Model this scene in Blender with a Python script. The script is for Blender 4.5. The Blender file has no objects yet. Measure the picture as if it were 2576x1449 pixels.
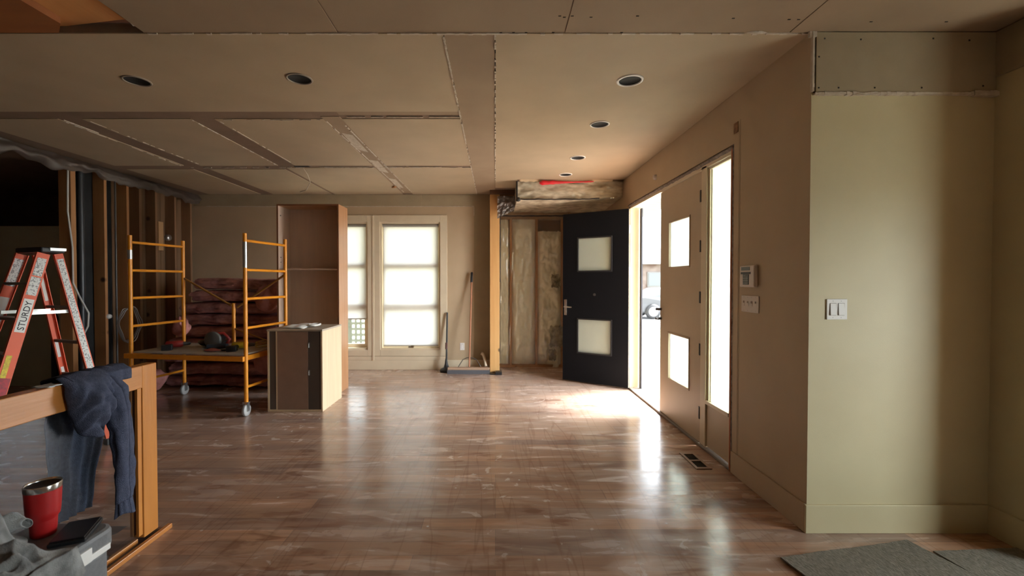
import bpy, math, random
from mathutils import Vector, Matrix, noise
random.seed(7)
S = bpy.context.scene
COL = S.collection

# ---------------------------------------------------------------- camera
F_PX = 1100.0
cam = bpy.data.cameras.new('camera')
cam.sensor_width = 36.0
cam.lens = 36.0 * F_PX / 2576
cam.shift_x = 42 / 2576
cam.clip_start = 0.05; cam.clip_end = 300
cam.dof.use_dof = True
cam.dof.focus_distance = 2.7
cam.dof.aperture_fstop = 1.9
cam_ob = bpy.data.objects.new('camera', cam)
cam_ob.location = (0, 0, 1.42)
cam_ob.rotation_euler = (math.radians(90 - 0.911), 0, 0)
COL.objects.link(cam_ob)
S.camera = cam_ob

# ---------------------------------------------------------------- sky (bright overcast day) and exposure
w = bpy.data.worlds.new('sky'); S.world = w; w.use_nodes = True
wn = w.node_tree.nodes; wl = w.node_tree.links
bg = wn['Background']
tc = wn.new('ShaderNodeTexCoord'); sp = wn.new('ShaderNodeSeparateXYZ'); cr = wn.new('ShaderNodeValToRGB')
wl.new(tc.outputs['Generated'], sp.inputs[0]); wl.new(sp.outputs['Z'], cr.inputs[0]); wl.new(cr.outputs[0], bg.inputs['Color'])
# thin cloud with the sun behind it on the street side: that half of the sky is brighter
dr = wn.new('ShaderNodeMapRange'); dr.inputs['From Min'].default_value = .1; dr.inputs['From Max'].default_value = .95
dr.inputs['To Min'].default_value = .55; dr.inputs['To Max'].default_value = 3.4
wl.new(sp.outputs['X'], dr.inputs['Value']); wl.new(dr.outputs[0], bg.inputs['Strength'])
cr.color_ramp.elements[0].position = 0.0; cr.color_ramp.elements[0].color = (0.80, 0.86, 0.92, 1)
cr.color_ramp.elements[1].position = 1.0; cr.color_ramp.elements[1].color = (0.92, 0.97, 1.0, 1)
w.cycles.sampling_method = 'MANUAL'; w.cycles.sample_map_resolution = 256
sun = bpy.data.lights.new('sun', 'SUN'); sun.energy = 3.6; sun.angle = math.radians(25); sun.color = (1, .99, .97)
sun_ob = bpy.data.objects.new('sun', sun); COL.objects.link(sun_ob); sun_ob.location = (20, 2, 30)
sun_ob.rotation_euler = (math.radians(-8), math.radians(32), 0)      # high on the street side, veiled by thin cloud
S.view_settings.view_transform = 'Standard'
S.view_settings.look = 'None'
S.view_settings.gamma = 1
S.view_settings.use_curve_mapping = False
S.view_settings.exposure = 3.42
S.cycles.max_bounces = 10
S.cycles.diffuse_bounces = 6
S.cycles.transparent_max_bounces = 12
S.cycles.sample_clamp_indirect = 6

def portal(name, loc, rot, sx, sy):
    l = bpy.data.lights.new(name, 'AREA'); l.shape = 'RECTANGLE'; l.size = sx; l.size_y = sy
    l.cycles.is_portal = True
    o = bpy.data.objects.new(name, l); o.location = loc; o.rotation_euler = rot; COL.objects.link(o)
R90 = math.pi / 2
portal('portal_entry', (2.0, 4.51, 1.22), (0, R90, 0), 2.5, 2.7)            # faces -X
portal('portal_back', (-1.9, 7.2, 1.33), (-R90, 0, 0), 2.4, 2.2)            # faces -Y
portal('portal_side', (4.22, 0.80, 1.3), (0, R90, 0), 1.6, 1.3)

# ---------------------------------------------------------------- helpers
def lerp(a, b, t): return a + (b - a) * t
def nz(x, y, z=0.0, s=1.0): return noise.noise(Vector((x * s, y * s, z * s)))

class MB:
    """collects shapes in world coordinates into one mesh"""
    def __init__(self): self.v = []; self.f = []; self.sm = []
    def add(self, vs, fs, smooth=False):
        b = len(self.v); self.v += [tuple(v) for v in vs]
        for f in fs: self.f.append([b + i for i in f]); self.sm.append(smooth)
        return self
    def box(self, x0, x1, y0, y1, z0, z1, M=None):
        vs = [Vector((x, y, z)) for z in (z0, z1) for y in (y0, y1) for x in (x0, x1)]
        if M is not None: vs = [M @ v for v in vs]
        return self.add(vs, [(0, 2, 3, 1), (4, 5, 7, 6), (0, 1, 5, 4), (2, 6, 7, 3), (0, 4, 6, 2), (1, 3, 7, 5)])
    def tube(self, pts, r, n=10, cap=True):
        pts = [Vector(p) for p in pts]
        rs = r if isinstance(r, (list, tuple)) else [r] * len(pts)
        rings = []; prev = None
        for i, p in enumerate(pts):
            t = (pts[min(i + 1, len(pts) - 1)] - pts[max(i - 1, 0)]).normalized()
            if prev is None:
                a = Vector((0, 0, 1)) if abs(t.z) < .9 else Vector((1, 0, 0))
                u = t.cross(a).normalized()
            else:
                u = (prev - t * prev.dot(t)).normalized()
            prev = u; v = t.cross(u)
            rings.append([p + (u * math.cos(2 * math.pi * k / n) + v * math.sin(2 * math.pi * k / n)) * rs[i] for k in range(n)])
        vs = [q for rg in rings for q in rg]; fs = []
        for i in range(len(rings) - 1):
            for k in range(n):
                fs.append((i * n + k, i * n + (k + 1) % n, (i + 1) * n + (k + 1) % n, (i + 1) * n + k))
        self.add(vs, fs, True)
        if cap:
            self.add(rings[0], [tuple(range(n))[::-1]]); self.add(rings[-1], [tuple(range(n))])
        return self
    def lathe(self, prof, c, n=32, axis='z'):
        vs = []; fs = []
        for r, h in prof:
            for k in range(n):
                a = 2 * math.pi * k / n
                q = (r * math.cos(a), r * math.sin(a), h)
                if axis == 'y': q = (q[0], q[2], q[1])
                if axis == 'x': q = (q[2], q[0], q[1])
                vs.append((c[0] + q[0], c[1] + q[1], c[2] + q[2]))
        for i in range(len(prof) - 1):
            for k in range(n):
                fs.append((i * n + k, i * n + (k + 1) % n, (i + 1) * n + (k + 1) % n, (i + 1) * n + k))
        return self.add(vs, fs, True)
    def sheet(self, fn, nu, nv, smooth=True, closed=False):
        vs = [fn(i / nu, j / nv) for j in range(nv + 1) for i in range(nu + 1)]
        fs = [(j * (nu + 1) + i, j * (nu + 1) + i + 1, (j + 1) * (nu + 1) + i + 1, (j + 1) * (nu + 1) + i) for j in range(nv) for i in range(nu)]
        return self.add(vs, fs, smooth)
    def bar(self, a, b, w, d, up=(0, 0, 1)):
        """rectangular bar from a to b, w across, d along 'up'"""
        a = Vector(a); b = Vector(b); t = (b - a).normalized(); u = t.cross(Vector(up)).normalized(); v = u.cross(t)
        vs = [p + u * sx * w / 2 + v * sy * d / 2 for p in (a, b) for sx, sy in ((-1, -1), (1, -1), (1, 1), (-1, 1))]
        return self.add(vs, [(0, 3, 2, 1), (4, 5, 6, 7), (0, 1, 5, 4), (1, 2, 6, 5), (2, 3, 7, 6), (3, 0, 4, 7)])

ORG = {}
def obj(name, mb, mat, parent=None, bevel=0, solid=0, sub=0, smooth=None, origin=None):
    if parent is not None: o0 = ORG[parent.name]
    elif origin is not None: o0 = Vector(origin)
    else:
        xs = [v[0] for v in mb.v]; ys = [v[1] for v in mb.v]; zs = [v[2] for v in mb.v]
        o0 = Vector(((min(xs) + max(xs)) / 2, (min(ys) + max(ys)) / 2, min(zs)))
    me = bpy.data.meshes.new(name)
    me.from_pydata([(v[0] - o0.x, v[1] - o0.y, v[2] - o0.z) for v in mb.v], [], mb.f)
    me.polygons.foreach_set('use_smooth', mb.sm if smooth is None else [smooth] * len(mb.sm))
    me.materials.append(mat); me.update()
    o = bpy.data.objects.new(name, me); COL.objects.link(o)
    if parent is not None: o.parent = parent
    else: o.location = o0
    ORG[o.name] = o0
    if solid:
        m = o.modifiers.new('solid', 'SOLIDIFY'); m.thickness = solid; m.offset = 0
    if bevel:
        m = o.modifiers.new('bevel', 'BEVEL'); m.width = bevel; m.segments = 2; m.limit_method = 'ANGLE'
        m.harden_normals = False
    if sub:
        m = o.modifiers.new('sub', 'SUBSURF'); m.levels = sub; m.render_levels = sub
    return o
def empty(name, loc):
    o = bpy.data.objects.new(name, None); o.empty_display_size = .1; COL.objects.link(o); o.location = loc
    ORG[o.name] = Vector(loc); return o
def tag(o, label, cat, group=None, kind=None):
    o['label'] = label; o['category'] = cat
    if group: o['group'] = group
    if kind: o['kind'] = kind
    return o
def struct(o): o['kind'] = 'structure'; return o
def box_(name, b, mat, parent=None, bevel=0, **k): return obj(name, MB().box(*b), mat, parent, bevel, **k)

# ---------------------------------------------------------------- materials
def mat(name, col, rough=.6, metal=0, col2=None, nscale=4, stretch=(1, 1, 1), bump=0, bscale=40, spec=.5, detail=4, lo=.35, hi=.65, alpha=1, rot=(0, 0, 0), coat=0):
    m = bpy.data.materials.new(name); m.use_nodes = True
    N = m.node_tree.nodes; L = m.node_tree.links; b = N['Principled BSDF']
    b.inputs['Roughness'].default_value = rough; b.inputs['Metallic'].default_value = metal
    b.inputs['Specular IOR Level'].default_value = spec
    b.inputs['Coat Weight'].default_value = coat
    b.inputs['Base Color'].default_value = (*col, 1)
    t = N.new('ShaderNodeTexCoord'); mp = N.new('ShaderNodeMapping'); L.new(t.outputs['Object'], mp.inputs[0])
    mp.inputs['Scale'].default_value = stretch; mp.inputs['Rotation'].default_value = rot
    if col2 is not None:
        n = N.new('ShaderNodeTexNoise'); n.inputs['Scale'].default_value = nscale; n.inputs['Detail'].default_value = detail
        L.new(mp.outputs[0], n.inputs['Vector'])
        r = N.new('ShaderNodeValToRGB'); r.color_ramp.elements[0].position = lo; r.color_ramp.elements[1].position = hi
        r.color_ramp.elements[0].color = (*col, 1); r.color_ramp.elements[1].color = (*col2, 1)
        L.new(n.outputs[0], r.inputs[0]); L.new(r.outputs[0], b.inputs['Base Color'])
    if bump:
        n2 = N.new('ShaderNodeTexNoise'); n2.inputs['Scale'].default_value = bscale; n2.inputs['Detail'].default_value = 4
        L.new(mp.outputs[0], n2.inputs['Vector'])
        bp = N.new('ShaderNodeBump'); bp.inputs['Strength'].default_value = bump; bp.inputs['Distance'].default_value = .01
        L.new(n2.outputs[0], bp.inputs['Height']); L.new(bp.outputs[0], b.inputs['Normal'])
    if alpha < 1: b.inputs['Alpha'].default_value = alpha
    return m

def wood(name, c1, c2, axis='z', rough=.5, scale=6, bump=.15, knots=False):
    st = {'x': (.12, 1.6, 1.6), 'y': (1.6, .12, 1.6), 'z': (1.6, 1.6, .12)}[axis]
    m = mat(name, c1, rough, 0, c2, scale, st, bump, 30, detail=8, lo=.3, hi=.7)
    if knots:
        N = m.node_tree.nodes; L = m.node_tree.links; b = N['Principled BSDF']
        v = N.new('ShaderNodeTexVoronoi'); v.inputs['Scale'].default_value = 3.2
        t = N.new('ShaderNodeTexCoord'); L.new(t.outputs['Object'], v.inputs['Vector'])
        r = N.new('ShaderNodeValToRGB'); r.color_ramp.elements[0].position = .06; r.color_ramp.elements[1].position = .13
        r.color_ramp.elements[0].color = (1, 1, 1, 1); r.color_ramp.elements[1].color = (0, 0, 0, 1)
        L.new(v.outputs['Distance'], r.inputs[0])
        mx = N.new('ShaderNodeMix'); mx.data_type = 'RGBA'
        src = b.inputs['Base Color'].links[0].from_socket
        L.new(r.outputs[0], mx.inputs['Factor']); L.new(src, mx.inputs['A']); mx.inputs['B'].default_value = (.06, .025, .01, 1)
        L.new(mx.outputs['Result'], b.inputs['Base Color'])
    return m

WALL = mat('wall_paint', (.47, .355, .225), .6, 0, (.50, .38, .245), 3, bump=.05, bscale=180)
WALLG = mat('wall_paint_olive', (.56, .48, .29), .5, 0, (.59, .51, .31), 3, bump=.05, bscale=180)
TRIM = mat('trim_paint', (.66, .56, .40), .45, 0, (.70, .60, .43), 5)
CEIL = mat('ceiling_board', (.43, .335, .22), .75, 0, (.47, .365, .24), 2.2, bump=.06, bscale=120)
CEILB = mat('ceiling_bare_strip', (.215, .145, .095), .85, 0, (.25, .17, .115), 5, bump=.1, bscale=90)
CEILP = mat('ceiling_raw_board', (.32, .23, .15), .85, 0, (.35, .255, .165), 3, bump=.06, bscale=120)
PLAST = mat('joint_plaster', (.50, .42, .32), .8, 0, (.62, .55, .45), 25, bump=.4, bscale=60)
PATCH = mat('patch_board', (.35, .285, .18), .8, 0, (.38, .31, .20), 5, bump=.08, bscale=100)  # patch boards; also colours the painted post shadow on the back wall
DARKGAP = mat('dark_gap', (.03, .025, .02), .9)
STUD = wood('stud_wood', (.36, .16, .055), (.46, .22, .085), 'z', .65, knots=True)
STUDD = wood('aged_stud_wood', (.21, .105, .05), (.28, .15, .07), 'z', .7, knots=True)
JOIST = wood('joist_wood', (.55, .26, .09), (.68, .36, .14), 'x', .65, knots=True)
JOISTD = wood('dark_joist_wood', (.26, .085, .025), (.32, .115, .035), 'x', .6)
SHEATH = wood('sheathing_wood', (.16, .09, .045), (.26, .15, .075), 'z', .8)
FRAMEW = wood('oiled_frame_wood', (.50, .18, .03), (.60, .24, .05), 'z', .32, scale=9)
FRAMEH = wood('oiled_rail_wood', (.46, .17, .035), (.55, .22, .055), 'y', .32, scale=9)
CABI = wood('cabinet_interior', (.62, .46, .35), (.68, .51, .39), 'z', .55, scale=14, bump=.04)
CABO = wood('cabinet_side_veneer', (.42, .20, .09), (.52, .27, .13), 'z', .35, scale=10, bump=.04)
CABL = wood('raw_birch_ply', (.72, .55, .35), (.80, .63, .42), 'z', .55, scale=12, bump=.03)
CABM = mat('brown_door_panel', (.30, .185, .125), .7, 0, (.33, .205, .14), 8)
CABD = mat('dark_stile_panel', (.10, .075, .06), .6)
BLACKDOOR = mat('black_door_paint', (.0055, .006, .008), .55, bump=.03, bscale=150, spec=.15)
DOORP = mat('door_cream_paint', (.50, .39, .265), .45, 0, (.53, .42, .29), 3)
ORANGE = mat('orange_enamel', (.80, .30, .02), .35, 0, (.65, .22, .015), 12, lo=.5, hi=.8)
STEEL = mat('galvanised_steel', (.62, .62, .62), .3, .9)
DSTEEL = mat('dull_dark_steel', (.12, .115, .11), .4, .7)
BLK = mat('black_plastic', (.015, .015, .016), .45)
RUB = mat('grey_rubber', (.45, .45, .44), .6)
PLY = mat('worn_ply_deck', (.42, .39, .32), .7, 0, (.52, .48, .40), 12)
REDL = mat('ladder_fibreglass', (.75, .095, .018), .4)
LABW = mat('label_white', (.78, .77, .72), .5)
LABS = mat('label_print', (.70, .69, .65), .5, 0, (.25, .24, .23), 90, (1, 1, 1), lo=.5, hi=.6)
LABY = mat('label_yellow', (.75, .55, .02), .5, 0, (.5, .36, .02), 60)
LABR = mat('label_red', (.45, .02, .03), .5, 0, (.25, .02, .03), 50)
INK = mat('black_ink', (.01, .01, .01), .6)
ALU = mat('ladder_alloy', (.30, .29, .27), .45, .5)
WHITEP = mat('white_plastic', (.78, .76, .72), .35)
WHITEW = mat('pinkish_white_plastic', (.66, .58, .52), .4)
GREYP = mat('keypad_grey', (.12, .14, .14), .4)
PINK = mat('pink_fibreglass', (.64, .33, .32), .95, 0, (.32, .145, .145), 7, bump=.9, bscale=28, lo=.35, hi=.7)
BATT = mat('cream_fibreglass', (.86, .80, .60), .9, 0, (.92, .88, .70), 9, bump=.6, bscale=30, lo=.3, hi=.7)
BATTD = mat('soiled_fibreglass', (.20, .17, .11), .95, 0, (.45, .40, .27), 14, bump=.8, bscale=40)
RED = mat('red_plastic_film', (.65, .02, .03), .3)
HOOD = mat('navy_fleece', (.060, .068, .105), .95, 0, (.078, .088, .135), 60, bump=.5, bscale=260, spec=.2)
TEE = mat('grey_jersey', (.15, .15, .145), .95, 0, (.34, .34, .33), 14, bump=.4, bscale=300, spec=.2)
COOL = mat('cooler_grey', (.15, .15, .155), .5, 0, (.175, .175, .18), 60, bump=.15, bscale=300)
CUPR = mat('tumbler_red_coat', (.42, .012, .012), .42, bump=.05, bscale=400)
CHROME = mat('brushed_chrome', (.72, .70, .66), .22, 1.0)
CAN = mat('can_black', (.006, .006, .006), .8)
CANRIM = mat('can_white_rim', (.78, .74, .68), .4)
CANRIMD = mat('can_grey_rim', (.33, .28, .22), .5)
RUG = mat('grey_rug_weave', (.16, .14, .11), 1.0, 0, (.30, .27, .22), 120, (1, .35, 1), 1.0, 260, lo=.3, hi=.7, spec=.1)
FOAM = mat('dirty_foam_gap', (.16, .13, .11), .9, 0, (.34, .28, .24), 30, bump=1, bscale=50)
CONC = mat('concrete', (.55, .53, .50), .8, 0, (.62, .60, .57), 3)
GRASS = mat('dry_lawn', (.36, .33, .18), .9, 0, (.45, .42, .26), 3)
ASPH = mat('asphalt', (.25, .25, .25), .8, 0, (.3, .3, .3), 6)
BRICK = mat('house_brick', (.045, .022, .018), .8, 0, (.10, .08, .075), 1.2)
SOFF = mat('porch_soffit', (.10, .10, .105), .7)
SIDING = mat('white_siding', (.09, .09, .095), .7)
ROOFM = mat('shingles', (.2, .2, .21), .8)
CARP = mat('silver_car_paint', (.05, .052, .056), .5, 0)
GLASSD = mat('dark_glass', (.06, .07, .08), .3)
LATT = mat('lattice_paint', (.12, .15, .14), .7)
WIRE = mat('grey_wire', (.36, .34, .32), .5)
WIREW = mat('white_cable', (.6, .58, .54), .5)
PLASTIC_DK = mat('black_felt', (.010, .010, .010), .8, 0, (.018, .018, .018), 8, bump=.3, bscale=10)
DRYG = mat('green_drywall', (.70, .68, .52), .85, 0, (.74, .72, .56), 3)
HANDLEW = mat('broom_handle_wood', (.42, .17, .08), .5)
BRIST = mat('bristles', (.12, .12, .13), .9, bump=1, bscale=200)

def glassy(name, kind):
    m = bpy.data.materials.new(name); m.use_nodes = True
    N = m.node_tree.nodes; L = m.node_tree.links; N.clear()
    out = N.new('ShaderNodeOutputMaterial')
    def mix(f, a, b):
        x = N.new('ShaderNodeMixShader'); x.inputs[0].default_value = f; L.new(a.outputs[0], x.inputs[1]); L.new(b.outputs[0], x.inputs[2]); return x
    def node(t, col, **k):
        n = N.new(t); n.inputs['Color'].default_value = (*col, 1)
        for a, v in k.items(): n.inputs[a].default_value = v
        return n
    if kind == 'frost':
        s = mix(.45, node('ShaderNodeBsdfTranslucent', (.86, .93, .90)), node('ShaderNodeBsdfDiffuse', (.74, .80, .72)))
        s = mix(.06, s, node('ShaderNodeBsdfGlossy', (1, 1, 1), Roughness=.2))
    elif kind == 'blind':
        s = mix(.77, node('ShaderNodeBsdfTranslucent', (.68, .68, .69)), node('ShaderNodeBsdfDiffuse', (.6, .57, .5)))
    elif kind == 'clear':
        s = mix(.06, node('ShaderNodeBsdfTransparent', (.93, .96, .95)), node('ShaderNodeBsdfGlossy', (1, 1, 1), Roughness=.02))
    elif kind == 'rail':
        s = mix(.012, node('ShaderNodeBsdfTransparent', (.86, .88, .88)), node('ShaderNodeBsdfGlossy', (1, 1, 1), Roughness=.12))
        s = mix(.012, s, node('ShaderNodeBsdfDiffuse', (.6, .6, .62)))
    elif kind == 'poly':
        g = mix(.5, node('ShaderNodeBsdfGlossy', (.9, .9, .9), Roughness=.18), node('ShaderNodeBsdfTranslucent', (.8, .8, .78)))
        s = mix(.16, node('ShaderNodeBsdfTransparent', (.97, .97, .96)), g)
    elif kind == 'polydark':
        g = mix(.6, node('ShaderNodeBsdfGlossy', (.42, .40, .38), Roughness=.38), node('ShaderNodeBsdfDiffuse', (.17, .14, .12)))
        s = mix(.6, node('ShaderNodeBsdfTransparent', (.5, .5, .52)), g)
    L.new(s.outputs[0], out.inputs[0]); return m
FROST = glassy('frosted_glass', 'frost'); BLIND = glassy('blind_fabric', 'blind'); CLEAR = glassy('clear_glass', 'clear')
RAILG = glassy('rail_glass', 'rail'); POLY = glassy('clear_poly_sheet', 'poly'); POLYD = glassy('smoky_poly_sheet', 'polydark')

def floor_material():
    m = bpy.data.materials.new('dusty_hardwood'); m.use_nodes = True
    N = m.node_tree.nodes; L = m.node_tree.links; b = N['Principled BSDF']
    t = N.new('ShaderNodeTexCoord')
    def noise_(scale, st=(1, 1, 1), detail=5, rot=(0, 0, 0), dist=0):
        mp = N.new('ShaderNodeMapping'); mp.inputs['Scale'].default_value = st; mp.inputs['Rotation'].default_value = rot
        L.new(t.outputs['Object'], mp.inputs[0])
        n = N.new('ShaderNodeTexNoise'); n.inputs['Scale'].default_value = scale; n.inputs['Detail'].default_value = detail
        n.inputs['Distortion'].default_value = dist
        L.new(mp.outputs[0], n.inputs['Vector']); return n.outputs[0]
    def ramp(src, p0, p1, c0=(0, 0, 0), c1=(1, 1, 1)):
        r = N.new('ShaderNodeValToRGB'); r.color_ramp.elements[0].position = p0; r.color_ramp.elements[1].position = p1
        r.color_ramp.elements[0].color = (*c0, 1); r.color_ramp.elements[1].color = (*c1, 1); L.new(src, r.inputs[0]); return r.outputs[0]
    def mixc(f, a, bb, mode='MIX'):
        x = N.new('ShaderNodeMix'); x.data_type = 'RGBA'; x.blend_type = mode
        for s, v in (('Factor', f), ('A', a), ('B', bb)):
            if hasattr(v, 'is_linked'): L.new(v, x.inputs[s])
            elif s == 'Factor': x.inputs[s].default_value = v
            else: x.inputs[s].default_value = (*v, 1)
        return x.outputs['Result']
    def mul(a, bb, op='MULTIPLY'):
        x = N.new('ShaderNodeMath'); x.operation = op; x.use_clamp = True
        for i, v in enumerate((a, bb)):
            if hasattr(v, 'is_linked'): L.new(v, x.inputs[i])
            else: x.inputs[i].default_value = v
        return x.outputs[0]
    br = N.new('ShaderNodeTexBrick'); L.new(t.outputs['Object'], br.inputs['Vector'])
    br.inputs['Scale'].default_value = 1; br.inputs['Brick Width'].default_value = 1.15; br.inputs['Row Height'].default_value = .118
    br.inputs['Mortar Size'].default_value = .0016; br.inputs['Mortar Smooth'].default_value = .2; br.offset = .37; br.offset_frequency = 3
    br.inputs['Color1'].default_value = (0, 0, 0, 1); br.inputs['Color2'].default_value = (1, 1, 1, 1); br.inputs['Mortar'].default_value = (.5, .5, .5, 1)
    plank = ramp(br.outputs['Color'], 0, 1, (.135, .052, .027), (.46, .22, .108))
    # a few paler planks
    br2 = N.new('ShaderNodeTexBrick'); mp = N.new('ShaderNodeMapping'); mp.inputs['Location'].default_value = (.4, .118 * 7, 0)
    L.new(t.outputs['Object'], mp.inputs[0]); L.new(mp.outputs[0], br2.inputs['Vector'])
    br2.inputs['Scale'].default_value = 1; br2.inputs['Brick Width'].default_value = 1.15; br2.inputs['Row Height'].default_value = .118
    br2.inputs['Mortar Size'].default_value = 0; br2.offset = .37; br2.offset_frequency = 3
    br2.inputs['Color1'].default_value = (0, 0, 0, 1); br2.inputs['Color2'].default_value = (1, 1, 1, 1)
    grain = ramp(noise_(5, (.25, 5, 1), 8), .3, .7, (.62, .62, .62), (1.12, 1.12, 1.12))
    c = mixc(1.0, plank, grain, 'MULTIPLY')
    c = mixc(mul(ramp(br2.outputs['Color'], .55, .9), .45), c, (.36, .20, .115))
    c = mixc(mul(br.outputs['Fac'], .85), c, (.05, .022, .014))
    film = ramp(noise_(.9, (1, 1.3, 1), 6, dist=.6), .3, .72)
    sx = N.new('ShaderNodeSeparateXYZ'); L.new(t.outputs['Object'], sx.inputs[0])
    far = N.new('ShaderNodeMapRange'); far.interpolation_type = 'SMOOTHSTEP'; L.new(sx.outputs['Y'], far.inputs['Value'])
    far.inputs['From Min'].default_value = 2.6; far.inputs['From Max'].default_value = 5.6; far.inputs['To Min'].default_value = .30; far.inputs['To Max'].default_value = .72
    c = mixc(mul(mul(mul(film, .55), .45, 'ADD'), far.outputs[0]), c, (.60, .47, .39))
    scuff = ramp(noise_(3.6, (.55, 2.6, 1), 12, (0, 0, .14), .7), .47, .72)
    c = mixc(mul(scuff, .5), c, (.66, .52, .43))
    bare = mul(ramp(noise_(5.5, (.6, 1.9, 1), 12, (0, 0, -.2), .8), .53, .64), ramp(noise_(1.1, (1, 1, 1), 3), .42, .6))
    c = mixc(mul(bare, .62), c, (.15, .055, .026))
    big = ramp(noise_(.55, (1, 1, 1), 2), .48, .62)
    spl = mul(ramp(noise_(7, (1, 1, 1), 9, dist=.8), .60, .68), big)
    c = mixc(mul(spl, .6), c, (.58, .53, .47))
    v = N.new('ShaderNodeTexVoronoi'); v.inputs['Scale'].default_value = 5; L.new(t.outputs['Object'], v.inputs['Vector'])
    dots = ramp(v.outputs['Distance'], .03, .05, (1, 1, 1), (0, 0, 0))
    c = mixc(mul(dots, .75), c, (.6, .55, .5))
    # long drag tracks
    wv = N.new('ShaderNodeTexNoise'); mp = N.new('ShaderNodeMapping'); mp.inputs['Scale'].default_value = (3.2, .22, 1); mp.inputs['Rotation'].default_value = (0, 0, -.35)
    L.new(t.outputs['Object'], mp.inputs[0]); L.new(mp.outputs[0], wv.inputs['Vector']); wv.inputs['Scale'].default_value = 2.2; wv.inputs['Detail'].default_value = 2
    tr = ramp(wv.outputs[0], .485, .5); tr2 = ramp(wv.outputs[0], .5, .515, (1, 1, 1), (0, 0, 0))
    c = mixc(mul(mul(tr, tr2), .35), c, (.17, .075, .04))
    L.new(c, b.inputs['Base Color'])
    rg = mul(mul(film, .08), .15, 'ADD'); rg = mul(rg, mul(scuff, .14), 'ADD'); rg = mul(rg, mul(spl, .25), 'ADD'); rg = mul(rg, mul(bare, -.05), 'ADD')
    L.new(rg, b.inputs['Roughness'])
    b.inputs['Specular IOR Level'].default_value = .55
    bp = N.new('ShaderNodeBump'); bp.inputs['Strength'].default_value = .3; bp.inputs['Distance'].default_value = .004
    h = mul(mul(noise_(5, (.25, 2.2, 1), 6), .6), mul(br.outputs['Fac'], -.4), 'ADD')
    L.new(h, bp.inputs['Height']); L.new(bp.outputs[0], b.inputs['Normal'])
    return m
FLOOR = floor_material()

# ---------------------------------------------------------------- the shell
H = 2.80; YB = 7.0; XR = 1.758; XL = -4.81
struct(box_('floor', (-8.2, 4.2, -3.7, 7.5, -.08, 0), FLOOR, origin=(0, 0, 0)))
# ceiling: bare strips show between the boards
ce = struct(empty('ceiling', (0, 0, H)))
def cbox(m, x0, x1, y0, y1, z0=H, z1=H + .007): m.box(x0, x1, y0, y1, z0, z1)
m = MB(); cbox(m, -8.2, 1.9, 2.46, 7.5, H + .006, H + .06); cbox(m, 1.9, 2.93, 2.46, 2.6, H + .006, H + .06); cbox(m, -1.96, 4.2, -3.7, 2.46, H + .006, H + .06); cbox(m, -8.2, -4.4, -3.7, 2.46, H + .006, H + .06)
cbox(m, -4.4, -1.96, -3.7, -.6, H + .006, H + .06)
obj('bare_strip', m, CEILB, ce)
m = MB()
cbox(m, -4.81, -.293, 2.463, 3.59); cbox(m, 0, XR, 2.463, 5.98)
XS = [(-4.56, -3.73), (-3.53, -2.60), (-2.40, -1.47), (-1.31, -.293)]
for i, (a, b) in enumerate(XS):
    cbox(m, a, b, 3.75, 5.26)
    if i == 1: cbox(m, a, -2.60, 5.43, 6.985)
    elif i == 2: cbox(m, a - .2 + .05, b, 5.36, 6.985)
    elif i == 3: cbox(m, a, b, 5.34, 6.985)
    else: cbox(m, a, b, 5.43, 6.985)
cbox(m, 0, .30, 5.98, 6.5)
obj('painted_board', m, CEIL, ce, bevel=.003)
m = MB(); cbox(m, -.288, -.004, 2.463, 6.985, H + .002, H + .007)
cbox(m, -1.30, -.293, 3.59, 3.66, H + .002, H + .007)
for a, b in ((-1.955, -.878), (-.872, .382), (.388, 1.632), (1.638, 4.0)): cbox(m, a, b, -3.5, 2.456, H + .001, H + .007)
cbox(m, -1.47, -1.31, 3.7, 6.9, H + .002, H + .007)
obj('raw_board', m, CEILP, ce, bevel=.002)
def ragged(m, a, b, w, z, seedv, gap=.0, jit=.5):
    """a crumbly bead of joint plaster from a to b on the ceiling"""
    a = Vector((a[0], a[1], 0)); b = Vector((b[0], b[1], 0)); n = max(6, int((b - a).length / .025)); t = (b - a).normalized(); u = Vector((-t.y, t.x, 0))
    for i in range(n):
        f0 = i / n; f1 = (i + 1) / n
        k = nz(seedv + i * .37, seedv * 1.7)
        if k < gap: continue
        ww = w * (1 + jit * nz(i * .9, seedv)); p0 = a.lerp(b, f0) + u * w * .3 * nz(i * .5, seedv + 9); p1 = a.lerp(b, f1) + u * w * .3 * nz((i + 1) * .5, seedv + 9)
        d = .004 + .006 * abs(nz(i * 1.3, seedv + 4))
        vs = [p0 - u * ww / 2, p0 + u * ww / 2, p1 + u * ww / 2, p1 - u * ww / 2]
        m.add([(q.x, q.y, z + .003) for q in vs] + [(q.x, q.y, z - d) for q in vs], [(0, 1, 2, 3), (4, 7, 6, 5), (0, 4, 5, 1), (1, 5, 6, 2), (2, 6, 7, 3), (3, 7, 4, 0)])
m = MB()
ragged(m, (-1.96, 2.46), (1.76, 2.46), .012, H, 1, -.15)
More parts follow.
